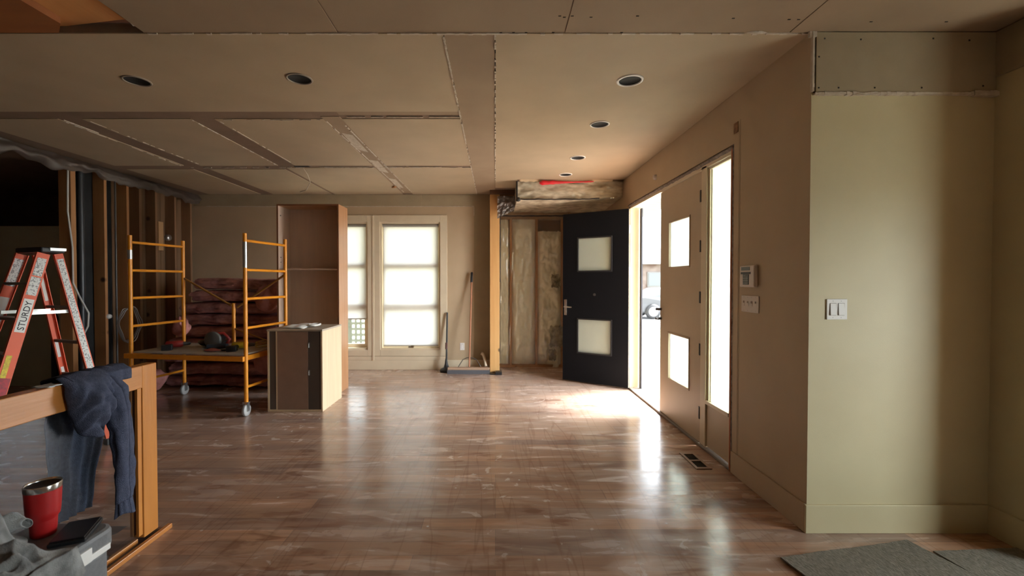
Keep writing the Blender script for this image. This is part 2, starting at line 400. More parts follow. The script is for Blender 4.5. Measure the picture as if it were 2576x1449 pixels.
for a, b, s, g in (((-.293, 2.47), (-.293, 6.95), 2, -.25), ((0, 2.47), (0, 6.0), 3, -.05), ((-3.70, 3.77), (-3.70, 4.1), 4, -1), ((-1.46, 3.8), (-1.42, 6.8), 6, -.2), ((-1.33, 3.9), (-1.30, 6.8), 7, -.2), ((-2.38, 3.8), (-2.38, 5.1), 8, -.3),
                   ((-3.75, 5.34), (-.3, 5.34), 11, .02), ((-2.2, 5.31), (-.3, 5.31), 12, -.2), ((-2.4, 3.765), (-1.5, 3.765), 13, 0), ((-1.25, 3.70), (-.3, 3.70), 14, -.3), ((-3.73, 3.77), (-3.76, 5.25), 15, -.05), ((-2.60, 3.77), (-2.60, 5.2), 16, -.05), ((-3.5, 3.8), (-3.5, 5.2), 17, -.02)):
    ragged(m, (*a, 0), (*b, 0), .010, H, s, g)
obj('plaster_edge', m, PLAST, ce)
m = MB()
for x in range(3): m.add([(-1.43 + .05 * nz(x, 1), 4.1 + x * .9, H - .001), (-1.35, 4.15 + x * .9, H - .002), (-1.36, 4.7 + x * .9, H - .001), (-1.45, 4.6 + x * .9, H - .001)], [(0, 1, 2, 3)])
obj('plaster_smear', m, PLAST, ce, solid=.002)
m = MB()     # nicks, screw holes and the slot cut in the strip
m.box(-2.42, -2.24, 5.27, 5.31, H - .002, H + .004)
for x, y in ((.335, 2.30), (.36, 2.31), (.40, 2.30), (.50, 2.31), (.74, 2.30), (1.25, 2.32), (1.55, 2.33), (1.60, 2.33), (-.005, 2.47), (.03, 2.452), (.10, 2.45), (.17, 2.45), (.32, 2.45), (.7, 2.45), (2.0, 2.35), (2.4, 2.35)):
    m.box(x - .006, x + .008, y - .002, y + .003, H - .001, H + .004)
for k in range(26):
    y = 2.6 + k * .14 + .05 * nz(k, 3)
    if nz(k * 1.3, 8) > -.1: m.box(-.004, .003, y, y + .07, H - .001, H + .005)
obj('nick', m, DARKGAP, ce)
o = obj('wood_scrap', MB().bar((-1.50, 6.42, H - .01), (-1.44, 6.33, H - .02), .03, .02), STUD); tag(o, 'small splinter of wood stuck to the ceiling above the far window', 'scrap')

# open joist bay over the railing
jb = struct(empty('trim_1', (-3.0, 1.5, H)))
obj('joist', MB().box(-4.4, -1.93, 2.482, 2.52, H + .062, 3.03), JOISTD, jb)
obj('joist', MB().box(-1.93, -1.90, -.6, 2.482, H + .062, 3.03), STUDD, jb)
obj('dark_board', MB().add([(x, y, z) for z in (H + .002, H + .040) for x, y in ((-4.4, -.6), (-2.335, -.6), (-2.335, 2.37), (-2.43, 2.458), (-4.4, 2.458))], [(0, 4, 3, 2, 1), (5, 6, 7, 8, 9), (0, 1, 6, 5), (1, 2, 7, 6), (2, 3, 8, 7), (3, 4, 9, 8), (4, 0, 5, 9)]), JOISTD, jb)
obj('plywood_sheet', MB().add([(x, y, z) for z in (H + .041, H + .060) for x, y in ((-2.6, -.6), (-1.94, -.6), (-1.94, 2.385), (-2.45, 2.47), (-2.6, 2.47))], [(0, 4, 3, 2, 1), (5, 6, 7, 8, 9), (0, 1, 6, 5), (1, 2, 7, 6), (2, 3, 8, 7), (3, 4, 9, 8), (4, 0, 5, 9)]), wood('plywood', (.62, .27, .08), (.74, .36, .13), 'y', .65, knots=True), jb)
obj('deck_board', MB().box(-4.4, -1.93, -.6, 2.482, 3.03, 3.06), JOISTD, jb)
obj('bracket', MB().tube([(-1.99, 2.43, 2.83), (-2.02, 2.44, 2.86), (-2.00, 2.43, 2.89)], .008), WHITEP, jb)

# back wall with two windows
wb = struct(empty('wall_back', (-2.4, YB, 0)))
W1 = (-3.00, -2.04); W2 = (-1.84, -.88); WZ = (.32, 2.36)
m = MB()
m.box(XL - .15, W1[0], YB, YB + .14, 0, H); m.box(W1[1], W2[0], YB, YB + .14, 0, H); m.box(W2[1], -.08, YB, YB + .14, 0, H)
for a, b in (W1, W2): m.box(a, b, YB, YB + .14, 0, WZ[0]); m.box(a, b, YB, YB + .14, WZ[1], H)
obj('painted_wall', m, WALL, wb)
m = MB(); m.box(XL, -1.185, YB - .006, YB, 2.615, H); m.box(-1.178, -.08, YB - .006, YB, 2.615, H); m.box(-.34, -.08, YB - .004, YB, 0.16, 2.615)  # last box puts the post's shadow into the wall colour; others are bare board
obj('bare_strip_and_post_shade', m, PATCH, wb)
m = MB()
def bead(m, a, b, r, s):
    a = Vector(a); b = Vector(b); n = int((b - a).length / .05)
    m.tube([a.lerp(b, i / n) + Vector((0, 0, .004 * nz(i * .6, s))) for i in range(n + 1)], [r * (1 + .5 * nz(i * .7, s + 3)) for i in range(n + 1)], 6)
bead(m, (XL + .2, YB - .004, 2.61), (-.34, YB - .004, 2.61), .006, 1); bead(m, (-.34, YB - .004, 2.61), (-.34, YB - .004, 2.46), .005, 2)
obj('plaster_bead', m, PLAST, wb)
for i, (a, b) in enumerate((W1, W2)):
    wn_ = struct(empty('window_%d' % (i + 1), ((a + b) / 2, YB, WZ[0])))
    m = MB(); c = .11
    m.box(a - c, a, YB - .022, YB, WZ[0] - .10, WZ[1] + c); m.box(b, b + c - (.03 if i == 0 else 0), YB - .022, YB, WZ[0] - .10, WZ[1] + c)
    m.box(a, b, YB - .022, YB, WZ[1], WZ[1] + c); m.box(a, b, YB - .022, YB, WZ[0] - .10, WZ[0])
    obj('casing', m, TRIM, wn_, bevel=.004)
    m = MB(); t = .025
    m.box(a, a + t, YB, YB + .13, WZ[0], WZ[1]); m.box(b - t, b, YB, YB + .13, WZ[0], WZ[1]); m.box(a + t, b - t, YB, YB + .13, WZ[1] - t, WZ[1]); m.box(a + t, b - t, YB, YB + .13, WZ[0], WZ[0] + t)
    obj('jamb', m, TRIM, wn_)
    m = MB(); g = .05
    m.box(a + t, a + t + g, YB + .07, YB + .11, WZ[0] + t, WZ[1] - t); m.box(b - t - g, b - t, YB + .07, YB + .11, WZ[0] + t, WZ[1] - t)
    for z0, z1 in ((WZ[0] + t, WZ[0] + t + .06), (WZ[1] - t - .05, WZ[1] - t), (.95, 1.05), (1.62, 1.70)): m.box(a + t + g, b - t - g, YB + .07, YB + .11, z0, z1)
    obj('sash', m, TRIM, wn_, bevel=.003)
    box_('glass_pane', (a + t + g, b - t - g, YB + .088, YB + .092, WZ[0] + .05, WZ[1] - .05), CLEAR, wn_)
    m = MB(); cx = (a + b) / 2
    m.box(cx - .04, cx + .04, YB + .03, YB + .07, WZ[0] + .025, WZ[0] + .045); m.tube([(cx, YB + .04, WZ[0] + .05), (cx + .05, YB + .02, WZ[0] + .055)], .008)
    obj('crank_handle', m, mat('bronze_crank', (.25, .19, .12), .4, .6), wn_)
    rb = empty('roller_blind', (cx, YB + .04, WZ[0]))
    zb = .385 if i else .815
    tag(rb, 'fully lowered white roller blind in the right-hand window' if i else 'white roller blind stopping short of the sill, half behind the tall cabinet', 'blind', 'roller blinds')
    obj('roller_tube', MB().tube([(a + t + .01, YB + .04, 2.31), (b - t - .01, YB + .04, 2.31)], .022, 16), mat('blind_roller_grey', (.32, .30, .27), .6), rb)
    obj('fabric', MB().sheet(lambda u, v: (lerp(a + t + .015, b - t - .015, u), YB + .045 + .003 * math.sin(u * 9) * v, lerp(2.30, zb, v)), 12, 12), BLIND, rb)
    obj('bottom_bar', MB().box(a + t + .015, b - t - .015, YB + .038, YB + .052, zb - .018, zb + .004), mat('blind_bar', (.5, .47, .42), .5), rb, bevel=.003)
box_('trim_2', (-1.965, -1.935, YB - .03, YB, .15, WZ[1] + .10), TRIM, bevel=.004)['kind'] = 'structure'
m = MB(); m.box(XL, -.08, YB - .016, YB, 0, .155); m.box(-3.2, -.8, YB - .02, YB - .001, .155, .215)
struct(obj('baseboard_back', m, TRIM, bevel=.004))

# right wall with the entry opening
Y0, Y1, ZD = 3.255, 5.77, 2.43
wr = struct(empty('wall_right', (XR, 4.5, 0)))
m = MB(); m.box(XR, XR + .15, 2.4505, Y0, 0, H + .015); m.box(XR, XR + .15, Y1, 7.5, 0, H); m.box(XR, XR + .15, Y0, Y1, ZD, H)
obj('painted_wall', m, WALL, wr)
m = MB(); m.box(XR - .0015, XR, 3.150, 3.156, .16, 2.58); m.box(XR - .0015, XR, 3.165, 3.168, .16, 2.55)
obj('paint_ridge', m, mat('old_casing_line_paint', (.42, .33, .22), .8), wr)  # thin paint line left where the door casing was removed
m = MB()
m.sheet(lambda u, v: (XR + .02 - .03 * math.sin(math.pi * v) - .006 * nz(u * 60, v * 4), lerp(Y0 - .01, Y1 + .02, u), 2.385 + .05 * v + .008 * nz(u * 40, v * 3, 5)), 120, 5)
m.sheet(lambda u, v: (XR - .006 * abs(nz(u * 60, v * 4, 3)), Y0 - .022 + .024 * v, lerp(.02, 2.43, u)), 80, 2)
obj('foam_gap', m, FOAM, wr, smooth=True)
m = MB(); m.box(XR - .003, XR + .01, Y0 - .004, Y0 + .012, 0, 2.42)
obj('raw_edge', m, mat('rust_raw_edge', (.35, .10, .03), .7), wr)
struct(box_('baseboard_right', (XR - .014, XR, 2.45, Y0 - .03, 0, .16), WALL, bevel=.003))

# entry: frame, fixed sidelight, closed leaf, open leaf
FR = struct(empty('trim_3', (XR + .07, 4.5, 0)))
m = MB()
for a, b in ((Y0 + .01, Y0 + .035), (3.66, 3.755), (Y1 - .035, Y1)): m.box(XR + .005, XR + .13, a, b, 0.02, 2.39)
m.box(XR + .005, XR + .13, Y0 + .01, Y1, 2.365, 2.40)
obj('entry_frame', m, TRIM, FR, bevel=.004)
obj('threshold', MB().box(XR - .005, XR + .16, Y0 + .01, Y1, 0, .022), mat('sill_alloy', (.25, .22, .19), .5, .4), FR, bevel=.004)
obj('weather_strip', MB().box(XR + .13, XR + .145, Y1 - .12, Y1 - .05, .02, 2.36), mat('weather_strip_slate', (.03, .035, .05), .6), FR)
w3 = struct(empty('window_3', (XR + .05, 3.47, .42)))
m = MB()
m.box(XR + .02, XR + .07, Y0 + .035, 3.66, .03, .39)
obj('lower_panel', m, DOORP, w3, bevel=.003)
m = MB(); m.box(XR + .0, XR + .07, Y0 + .035, 3.66, .39, .42); m.box(XR + .02, XR + .06, Y0 + .035, Y0 + .05, .42, 2.365); m.box(XR + .02, XR + .06, 3.635, 3.66, .42, 2.365); m.box(XR + .02, XR + .06, Y0 + .05, 3.635, 2.345, 2.365)
m.box(XR + .02, XR + .03, 3.60, 3.615, .42, 2.34)
obj('glazing_bead', m, TRIM, w3, bevel=.003)
box_('glass_pane', (XR + .04, XR + .046, Y0 + .045, 3.64, .41, 2.35), FROST, w3)

def door_leaf(name, M, inner, outer, thick=.045, wd=.93):
    """leaf in its own frame: x along width 0..wd from the hinge, y thickness, z up"""
    d = struct(empty(name, M.translation))
    holes = ((.43, .89), (1.56, 2.01))       # panes z
    px0, px1 = wd / 2 - .235, wd / 2 + .235
    def slab(y0, y1):
        m = MB(); top = 2.360
        m.box(0, px0, y0, y1, .022, top, M); m.box(px1, wd, y0, y1, .022, top, M)
        zs = [.022, holes[0][0], holes[0][1], holes[1][0], holes[1][1], top]
        for i in (0, 2, 4): m.box(px0, px1, y0, y1, zs[i], zs[i + 1], M)
        return m
    obj('panel_skin', slab(0, thick / 2), inner, d)
    obj('panel_skin', slab(thick / 2, thick), outer, d)
    for z0, z1 in holes:
        m = MB(); b = .014
        for y0, y1 in ((-.006, .004), (thick - .004, thick + .006)):
            m.box(px0 - b, px0 + .004, y0, y1, z0 - b, z1 + b, M); m.box(px1 - .004, px1 + b, y0, y1, z0 - b, z1 + b, M)
            m.box(px0, px1, y0, y1, z0 - b, z0 + .004, M); m.box(px0, px1, y0, y1, z1 - .004, z1 + b, M)
        f = obj('pane_frame', m, inner if outer is DOORP else BLK, d, bevel=.003)
        obj('glass_pane', MB().box(px0, px1, thick / 2 - .004, thick / 2 + .004, z0, z1, M), FROST, f)
    return d
# closed leaf: hinge on the near post, runs to +Y, inner face toward -X
Mc = Matrix.Translation((XR + .015, 3.765, 0)) @ Matrix(((0, 1, 0, 0), (1, 0, 0, 0), (0, 0, 1, 0), (0, 0, 0, 1)))
d1 = door_leaf('door_1', Mc, DOORP, DOORP)
for z in (.28, .83, 1.28, 1.72, 2.15):
    m = MB(); m.tube([(XR + .006, 3.762, z - .05), (XR + .006, 3.762, z + .05)], .008, 8); m.box(XR + .008, XR + .016, 3.74, 3.79, z - .05, z + .05)
    obj('hinge', m, DSTEEL, d1)
m = MB()
for z in (1.02, 1.12): m.tube([(XR + .02, 4.665, z), (XR - .045, 4.665, z)], .014, 12)
m.tube([(XR - .045, 4.665, 1.02), (XR - .045, 4.58, 1.02)], .009, 10)
obj('door_handle', m, DSTEEL, d1)
# open leaf: hinge on the far jamb, swung into the room; outside (black) face toward the camera
hx, hy = XR - .002, 5.725; ang = math.atan2(6.24 - hy, .985 - hx)
Mo = Matrix.Translation((hx, hy, 0)) @ Matrix.Rotation(ang, 4, 'Z')
d2 = door_leaf('door_2', Mo, DOORP, BLACKDOOR)
m = MB(); y = .045
m.box(.865, .905, y, y + .008, .94, 1.16, Mo); 
P_ = lambda x, yy, z: Mo @ Vector((x, yy, z))
m.tube([P_(.885, y, 1.06), P_(.885, y + .05, 1.06)], .011, 12); m.tube([P_(.885, y + .05, 1.06), P_(.77, y + .05, 1.055)], [.011, .009], 12); m.tube([P_(.885, y + .005, .99), P_(.885, y + .018, .99)], .016, 12)
obj('door_handle', m, CHROME, d2, bevel=.002)
obj('peep_hole', MB().tube([P_(.46, y, 1.235), P_(.46, y + .008, 1.235)], .018, 16), DSTEEL, d2)
for z in (.35, .95, 1.55, 2.1):
    obj('hinge', MB().tube([(XR - .006, Y1 - .04, z - .05), (XR - .006, Y1 - .04, z + .05)], .009, 8), STEEL, d2)

# wall facing the camera on the right, and the walls around the viewer
wf = struct(empty('wall_front', (2.3, 2.45, 0)))
obj('painted_wall', MB().box(XR + .0005, 2.93, 2.45, 2.60, 0, H + .015), WALLG, wf)
obj('patch_board', MB().box(XR + .018, 2.775, 2.438, 2.45, 2.462, H - .004), PATCH, wf, bevel=.002)
m = MB()
ed = []
n = 60
for i in range(n):
    x = lerp(XR + .01, 2.80, i / n); k = .006 + .010 * abs(nz(i * .45, 3)) + (.008 if i > 50 else 0)
    zc = 2.458 + .004 * nz(i * .3, 6)
    m.box(x, x + 1.05 / n + .002, 2.436 - k * .6, 2.45, zc - k, zc + k * .8)
for i in range(16):
    z = 2.47 + i * .0205; k = .006 + .003 * nz(i * .6, 5)
    m.box(XR - .003 - k * .3, XR + .006, 2.44 - k, 2.452, z, z + .0215)
m.box(XR - .02, XR + .02, 2.437, 2.452, H - .03, H + .001)
m.sheet(lambda u, v: (lerp(1.38, 1.52, u), 2.455 - .02 * v * math.sin(math.pi * u), H - .012 * math.sin(math.pi * v) * math.sin(math.pi * u) - .004 * nz(u * 9, v * 5)), 14, 5)
obj('plaster_edge', m, PLAST, wf)
m = MB(); m.box(XR + .007, XR + .017, 2.4445, 2.4495, 2.468, H - .03)
for x, z in ((1.82, 2.76), (1.90, 2.49), (2.02, 2.755), (2.10, 2.49), (2.36, 2.49), (2.42, 2.76), (2.62, 2.75), (2.70, 2.5), (1.79, 2.66), (1.79, 2.49)):
    m.box(x - .004, x + .004, 2.4365, 2.439, z - .004, z + .004)
obj('dark_gap', m, DARKGAP, wf)
struct(box_('baseboard_front', (XR - .0135, 2.78, 2.436, 2.45, 0, .16), WALLG, bevel=.003))
wj = struct(empty('wall_jog', (2.85, 2.3, 0)))
obj('painted_wall', MB().box(2.78, 2.93, 2.1, 2.45, 0, H + .015), WALLG, wj)
obj('patch_board', MB().box(2.768, 2.78, 2.1, 2.44, 2.55, H - .004), PATCH, wj)
struct(box_('baseboard_jog', (2.768, 2.78, 2.1, 2.436, 0, .16), WALLG))
m = MB(); m.box(2.93, 4.2, 2.1, 2.25, 0, H)
struct(obj('wall_side_room', m, WALLG))
WS = (.30, 1.42, .35, 1.85)
m = MB(); m.box(4.0, 4.2, -3.7, WS[0], 0, H); m.box(4.0, 4.2, WS[1], 2.1, 0, H); m.box(4.0, 4.2, *WS[:2], 0, WS[2]); m.box(4.0, 4.2, *WS[:2], WS[3], H)
struct(obj('wall_far_right', m, WALLG))
w4 = struct(empty('window_4', (4.1, .8, .7)))
m = MB()
A_, B_, C_, D_ = WS
for a, b, c_, d_ in ((A_, A_ + .05, C_, D_), (B_ - .05, B_, C_, D_), (A_ + .05, B_ - .05, C_, C_ + .05), (A_ + .05, B_ - .05, D_ - .05, D_)): m.box(4.03, 4.12, a, b, c_, d_)
obj('window_frame', m, TRIM, w4); box_('glass_pane', (4.07, 4.075, A_ + .05, B_ - .05, C_ + .05, D_ - .05), CLEAR, w4)
struct(box_('wall_rear', (-8.2, 4.2, -3.7, -3.5, 0, H), WALL))
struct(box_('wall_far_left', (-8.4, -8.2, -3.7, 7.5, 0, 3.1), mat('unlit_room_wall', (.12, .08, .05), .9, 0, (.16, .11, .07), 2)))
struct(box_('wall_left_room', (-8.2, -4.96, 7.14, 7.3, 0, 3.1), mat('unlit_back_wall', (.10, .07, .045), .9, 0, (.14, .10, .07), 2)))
struct(box_('wall_nook', (.0, 1.9, 7.36, 7.5, 0, H), mat('nook_sheathing', (.16, .07, .035), .8, 0, (.22, .11, .05), 3)))

# left stud wall
wl_ = struct(empty('wall_left', (XL - .07, 6, 0)))
for i, y in enumerate((5.0, 5.41, 5.74, 5.94, 6.22, 6.59, 6.93)):
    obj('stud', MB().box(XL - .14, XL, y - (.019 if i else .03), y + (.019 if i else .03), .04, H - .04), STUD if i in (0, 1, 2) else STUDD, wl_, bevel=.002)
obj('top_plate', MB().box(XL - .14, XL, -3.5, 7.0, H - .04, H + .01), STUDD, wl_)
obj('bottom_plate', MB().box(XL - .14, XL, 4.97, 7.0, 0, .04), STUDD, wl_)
m = MB()
for k in range(9): m.box(XL - .165, XL - .145, 5.66 + k * .165, 5.66 + k * .165 + .160, 0, H)
obj('sheathing_board', m, SHEATH, wl_)
obj('black_felt_panel', MB().sheet(lambda u, v: (XL - .152 + .010 * nz(u * 6, v * 14), lerp(5.03, 5.66, u), lerp(0, H, v)), 14, 40), PLASTIC_DK, wl_)
obj('drain_pipe', MB().tube([(XL - .09, 5.18, .05), (XL - .09, 5.18, 2.74)], .035, 14), mat('black_drain_pipe', (.03, .032, .035), .35), wl_)
obj('conduit', MB().tube([(XL - .06, 5.62, .05), (XL - .06, 5.62, 2.74)], .011, 8), DSTEEL, wl_)
obj('blocking_board', MB().box(XL - .02, XL + .015, 6.24, 6.33, 1.86, 2.27), mat('pale_block', (.55, .33, .16), .6), wl_, bevel=.003)
obj('junction_box', MB().lathe([(0, .02), (.04, .02), (.045, 0), (.045, -.03)], (XL - .01, 6.46, 2.06), 18, 'x'), STEEL, wl_)
obj('junction_box', MB().lathe([(0, .03), (.022, .03), (.03, .01), (.03, -.01)], (XL, 5.43, .98), 14, 'x'), WHITEP, wl_)
m = MB()
m.sheet(lambda u, v: (XL + .085 + .05 * math.sin(v * 3) * (1 + .6 * nz(u * 25, v * 2)) + .03 * nz(u * 50, v * 5), lerp(-.5, 6.98, u), H - .01 - v * (.14 + .07 * nz(u * 18, 2) + .04 * nz(u * 60, 3))), 260, 8)
o = obj('plastic_sheeting', m, POLYD); tag(o, 'torn dusty strip of plastic hanging along the top of the left stud wall', 'plastic sheet')
m = MB()
m.sheet(lambda u, v: (XL + .032 + .025 * v + .01 * nz(u * 80, v * 3), lerp(-.5, 6.98, u), H - .002 - v * .03 + .012 * nz(u * 70, 7)), 220, 3)
o = obj('insulation_fringe', m, mat('orange_fringe', (.42, .20, .11), .9, 0, (.3, .13, .08), 12)); tag(o, 'ragged orange-brown edge between ceiling and left stud wall plastic', 'insulation')

# the nook: post, header, studs, batts, soffit
o = obj('wood_post', MB().box(-.083, .065, 6.72, 6.86, .012, H - .002), wood('new_fir', (.60, .31, .10), (.74, .44, .17), 'z', .55, knots=True), bevel=.005)
tag(o, 'rough new fir post standing floor to ceiling beside the push broom', 'post')
o = obj('post_base', MB().box(-.085, .07, 6.60, 6.86, 0, .012).box(.0, .10, 6.58, 6.70, 0, .045), BLK, bevel=.003); tag(o, 'black metal plate under the rough fir post', 'bracket')
struct(box_('wall_nook_return', (-.083, .050, 6.862, 7.3, 0, H - .07), mat('raw_return_board', (.36, .26, .17), .85, 0, (.42, .31, .2), 3)))
struct(box_('trim_4', (-.083, .32, 6.64, 6.715, 2.745, H), mat('dark_header', (.10, .045, .02), .7)))
struct(box_('trim_5', (.068, .32, 6.72, 6.84, 2.60, 2.745), mat('brown_header', (.22, .10, .04), .7)))
wk = struct(empty('trim_6', (.9, 7.2, 0)))
for x in (.255, .68, 1.106, 1.53):
    obj('stud', MB().box(x - .019, x + .019, 7.20, 7.34, .04, 2.44), STUD, wk, bevel=.002)
obj('bottom_plate', MB().box(.05, 1.75, 7.20, 7.36, 0, .04), STUD, wk)
obj('header_board', MB().box(.05, 1.75, 7.21, 7.36, 2.44, 2.80), mat('nook_header', (.30, .18, .10), .8, 0, (.36, .24, .14), 4), wk)
def batt(x0, x1, z0, z1, yf, amp, seedv, mt=BATT):
    m = MB()
    def fn(u, v):
        e = min(1, 5 * min(u, 1 - u) + .15) ; ez = min(1, 14 * min(v, 1 - v) + .1)
        lump = .7 * nz(u * 2 + seedv, v * 9 + seedv) + .45 * nz(u * 6, v * 24 + seedv) + .22 * nz(u * 14 + seedv, v * 55)
        crease = -.5 * math.exp(-((v * 4.3 + .2 * nz(u * 3, seedv)) % 1 - .5) ** 2 * 300)
        yy = yf + .07 * (1 - e * ez) - amp * (lump + .35) * e + amp * -crease * .5
        return (lerp(x0, x1, u) + .006 * nz(v * 20, seedv), yy, lerp(z0, z1, v) + .01 * nz(u * 12, seedv))
    m.sheet(fn, 26, 110)
    return obj('insulation_batt', m, mt, smooth=True)
G = 'cream insulation batts in the nook'
tag(batt(.055, .238, .04, 2.44, 7.22, .03, 1), 'narrow cream insulation batt right beside the fir post', 'insulation', G)
tag(batt(.274, .662, .04, 2.44, 7.21, .04, 5), 'wide flat cream insulation batt, second from the fir post', 'insulation', G)
tag(batt(.700, 1.09, .0, 2.24, 7.20, .10, 9), 'torn lumpy cream insulation batt beside the open black door', 'insulation', G)
tag(batt(1.125, 1.51, .04, 2.44, 7.20, .05, 13), 'cream insulation batt mostly hidden behind the black door', 'insulation', G)
for x, z, r, s in ((.98, 1.42, .07, 3), (1.00, .52, .11, 5), (.93, .22, .06, 8)):
    m = MB()
    m.sheet(lambda u, v: (x + r * (u - .5) * 2 * (1 + .3 * nz(v * 6, s)), 7.09 - .03 * math.cos((u - .5) * 3) * math.cos((v - .5) * 3) - .03 * nz(u * 9 + s, v * 9), z + r * 1.5 * (v - .5) * 2 * (1 + .3 * nz(u * 6, s))), 14, 14)
    o = obj('torn_fibre', m, BATTD); tag(o, {3: 'small dark torn clump at mid height of the lumpy batt', 5: 'large dark grey torn clump low beside the black door', 8: 'lower dark scrap of fibre beneath the torn clump by the black door'}[s], 'insulation')
m = MB()
m.sheet(lambda u, v: (lerp(.06, 1.12, u), 7.06 - .02 * abs(nz(u * 14, v * 10, 2)) - .012 * nz(u * 40, v * 8, 4), lerp(.03, 2.50, v)), 70, 60)
o = obj('plastic_sheeting', m, POLY); tag(o, 'clear wrinkled plastic stapled over the cream insulation batts', 'plastic sheet')
m = MB(); m.tube([(lerp(.06, 1.10, i / 24), 7.03, 2.465 + .008 * nz(i * .6, 2)) for i in range(25)], [.010 + .006 * abs(nz(i * .8, 1)) for i in range(25)], 6)
m.tube([(.073, 7.0, lerp(2.46, 1.4, i / 14)) for i in range(15)], [.012 + .006 * nz(i * .8, 3) for i in range(15)], 6)
o = obj('sealant_bead', m, mat('black_sealant', (.02, .012, .01), .5)); tag(o, 'black line of sealant along the top of the nook plastic', 'sealant')
# soffit
sf = struct(empty('trim_7', (1.0, 6.6, 2.54)))
def soffz(x): return 2.545 + .02 * nz(x * 3, 2)
m = MB()
m.sheet(lambda u, v: (lerp(.30, XR - .005, u) , 6.03 + .03 * nz(u * 7, v * 3) + .02 * nz(u * 22, v * 8) + .02 * v, lerp(2.79, soffz(u * 1.4 + .3) + .13 * max(0, u - .72) , v)), 60, 14)
m.sheet(lambda u, v: (lerp(.30, XR - .005, u), lerp(6.03, 7.20, v), soffz(u * 1.4 + .3) + .13 * max(0, u - .72) * (1 - v) + .012 * nz(u * 20, v * 12)), 60, 12)
m.sheet(lambda u, v: (.30 + .01 * nz(u * 6, v * 6), lerp(6.03, 7.2, u), lerp(2.79, 2.55, v)), 10, 6)
obj('insulation_wrap', m, mat('soffit_wrap', (.74, .66, .50), .8, 0, (.40, .33, .23), 7, (1, 1, 3), .5, 20), sf)
obj('back_board', MB().box(.33, XR, 6.12, 7.2, 2.62, H), CEILP, sf)
m = MB()
m.sheet(lambda u, v: (lerp(.28, XR - .01, u), 5.99 - .03 * abs(nz(u * 18, v * 6, 1)) + .03 * v, lerp(2.79, 2.53 + .13 * max(0, u - .72), v) + .01 * nz(u * 12, 4)), 70, 12)
o = obj('plastic_sheeting', m, POLY); tag(o, 'wrinkled clear plastic wrapped over the soffit above the nook', 'plastic sheet')
m = MB(); m.tube([(lerp(.30, 1.42, i / 24), 5.985, 2.535 + .010 * nz(i * .7, 5) + .04 * max(0, i / 24 - .75)) for i in range(25)], [.009 + .007 * abs(nz(i * .9, 2)) for i in range(25)], 6)
m.tube([(.295, 5.99, lerp(2.53, 2.78, i / 6)) for i in range(7)], .014, 6); m.lathe([(.0, -.03), (.03, -.02), (.035, 0), (.02, .03), (0, .03)], (.31, 5.98, 2.53), 10)
o = obj('sealant_bead', m, mat('soffit_sealant', (.02, .015, .012), .5)); tag(o, 'black sealant along the lower edge of the plastic-wrapped soffit', 'sealant')
m = MB(); m.sheet(lambda u, v: (lerp(.33, 1.60, u), 5.955 - .02 * abs(nz(u * 30, 1)) + .04 * v, 2.797 - .0 * v - (.018 + .03 * abs(nz(u * 22, 3)) + .03 * max(0, nz(u * 6, 8))) * v), 90, 3)
obj('torn_board_edge', m, mat('torn_gypsum', (.55, .42, .26), .9), sf)
m = MB()
def redf(i):
    t = i / 20; return (lerp(.60, 1.34, t), 5.955 - .01 * nz(i * .6, 1), 2.752 + .018 * t + .004 * nz(i * .8, 2))
m.tube([redf(i) for i in range(21)], [lerp(.034, .010, min(1, i / 12)) * (1 + .3 * nz(i * .9, 5)) * (.4 if i in (0, 20) else 1) for i in range(21)], 10)
o = obj('red_wrap', m, RED); tag(o, 'crumpled red plastic film tucked under the ceiling edge over the nook', 'wrap')
m = MB()
m.sheet(lambda u, v: (lerp(.03, .33, u) - .05 * v * u, 6.60 + .03 * nz(u * 5, v * 5) + .02 * nz(u * 14, v * 14, 3), lerp(2.70, 2.36 + .12 * u, v)), 30, 36)
o = obj('plastic_sheeting', m, POLYD); tag(o, 'dark crumpled plastic hanging beside the top of the fir post', 'plastic sheet')
o = obj('junction_box', MB().box(.07, .13, 6.66, 6.71, 2.56, 2.70).box(.10, .30, 6.67, 6.69, 2.64, 2.66), DSTEEL, bevel=.004); tag(o, 'dark metal box fixed to the top of the fir post', 'box')

# ---------------------------------------------------------------- recessed light cans
LL = ['round black recessed light opening nearest the left edge of the photo', 'round black recessed light opening, the right one of the left pair', 'white-rimmed recessed light opening nearest the camera above the entry',
      'second recessed light opening above the entry, smaller than the near one', 'third recessed light opening from the camera above the entry', 'smallest and farthest recessed light opening, above the red film']
for i, (x, y) in enumerate(((-2.47, 3.036), (-1.336, 3.006), (.926, 3.03), (.919, 3.872), (.922, 4.913), (.91, 5.69))):
    t = tag(empty('recessed_light', (x, y, H)), LL[i], 'ceiling light', 'recessed light openings')
    r = .076
    rw = .014 if i == 2 else .009
    obj('trim_ring', MB().lathe([(r - .003, -.0005), (r, -.007), (r + rw, -.005), (r + rw + .002, 0)], (x, y, H), 48), CANRIM if i in (2, 3, 4, 5) else CANRIMD, t)
    obj('housing', MB().lathe([(r, -.006), (r, -.001), (.0, -.0012)], (x, y, H), 48), CAN, t)

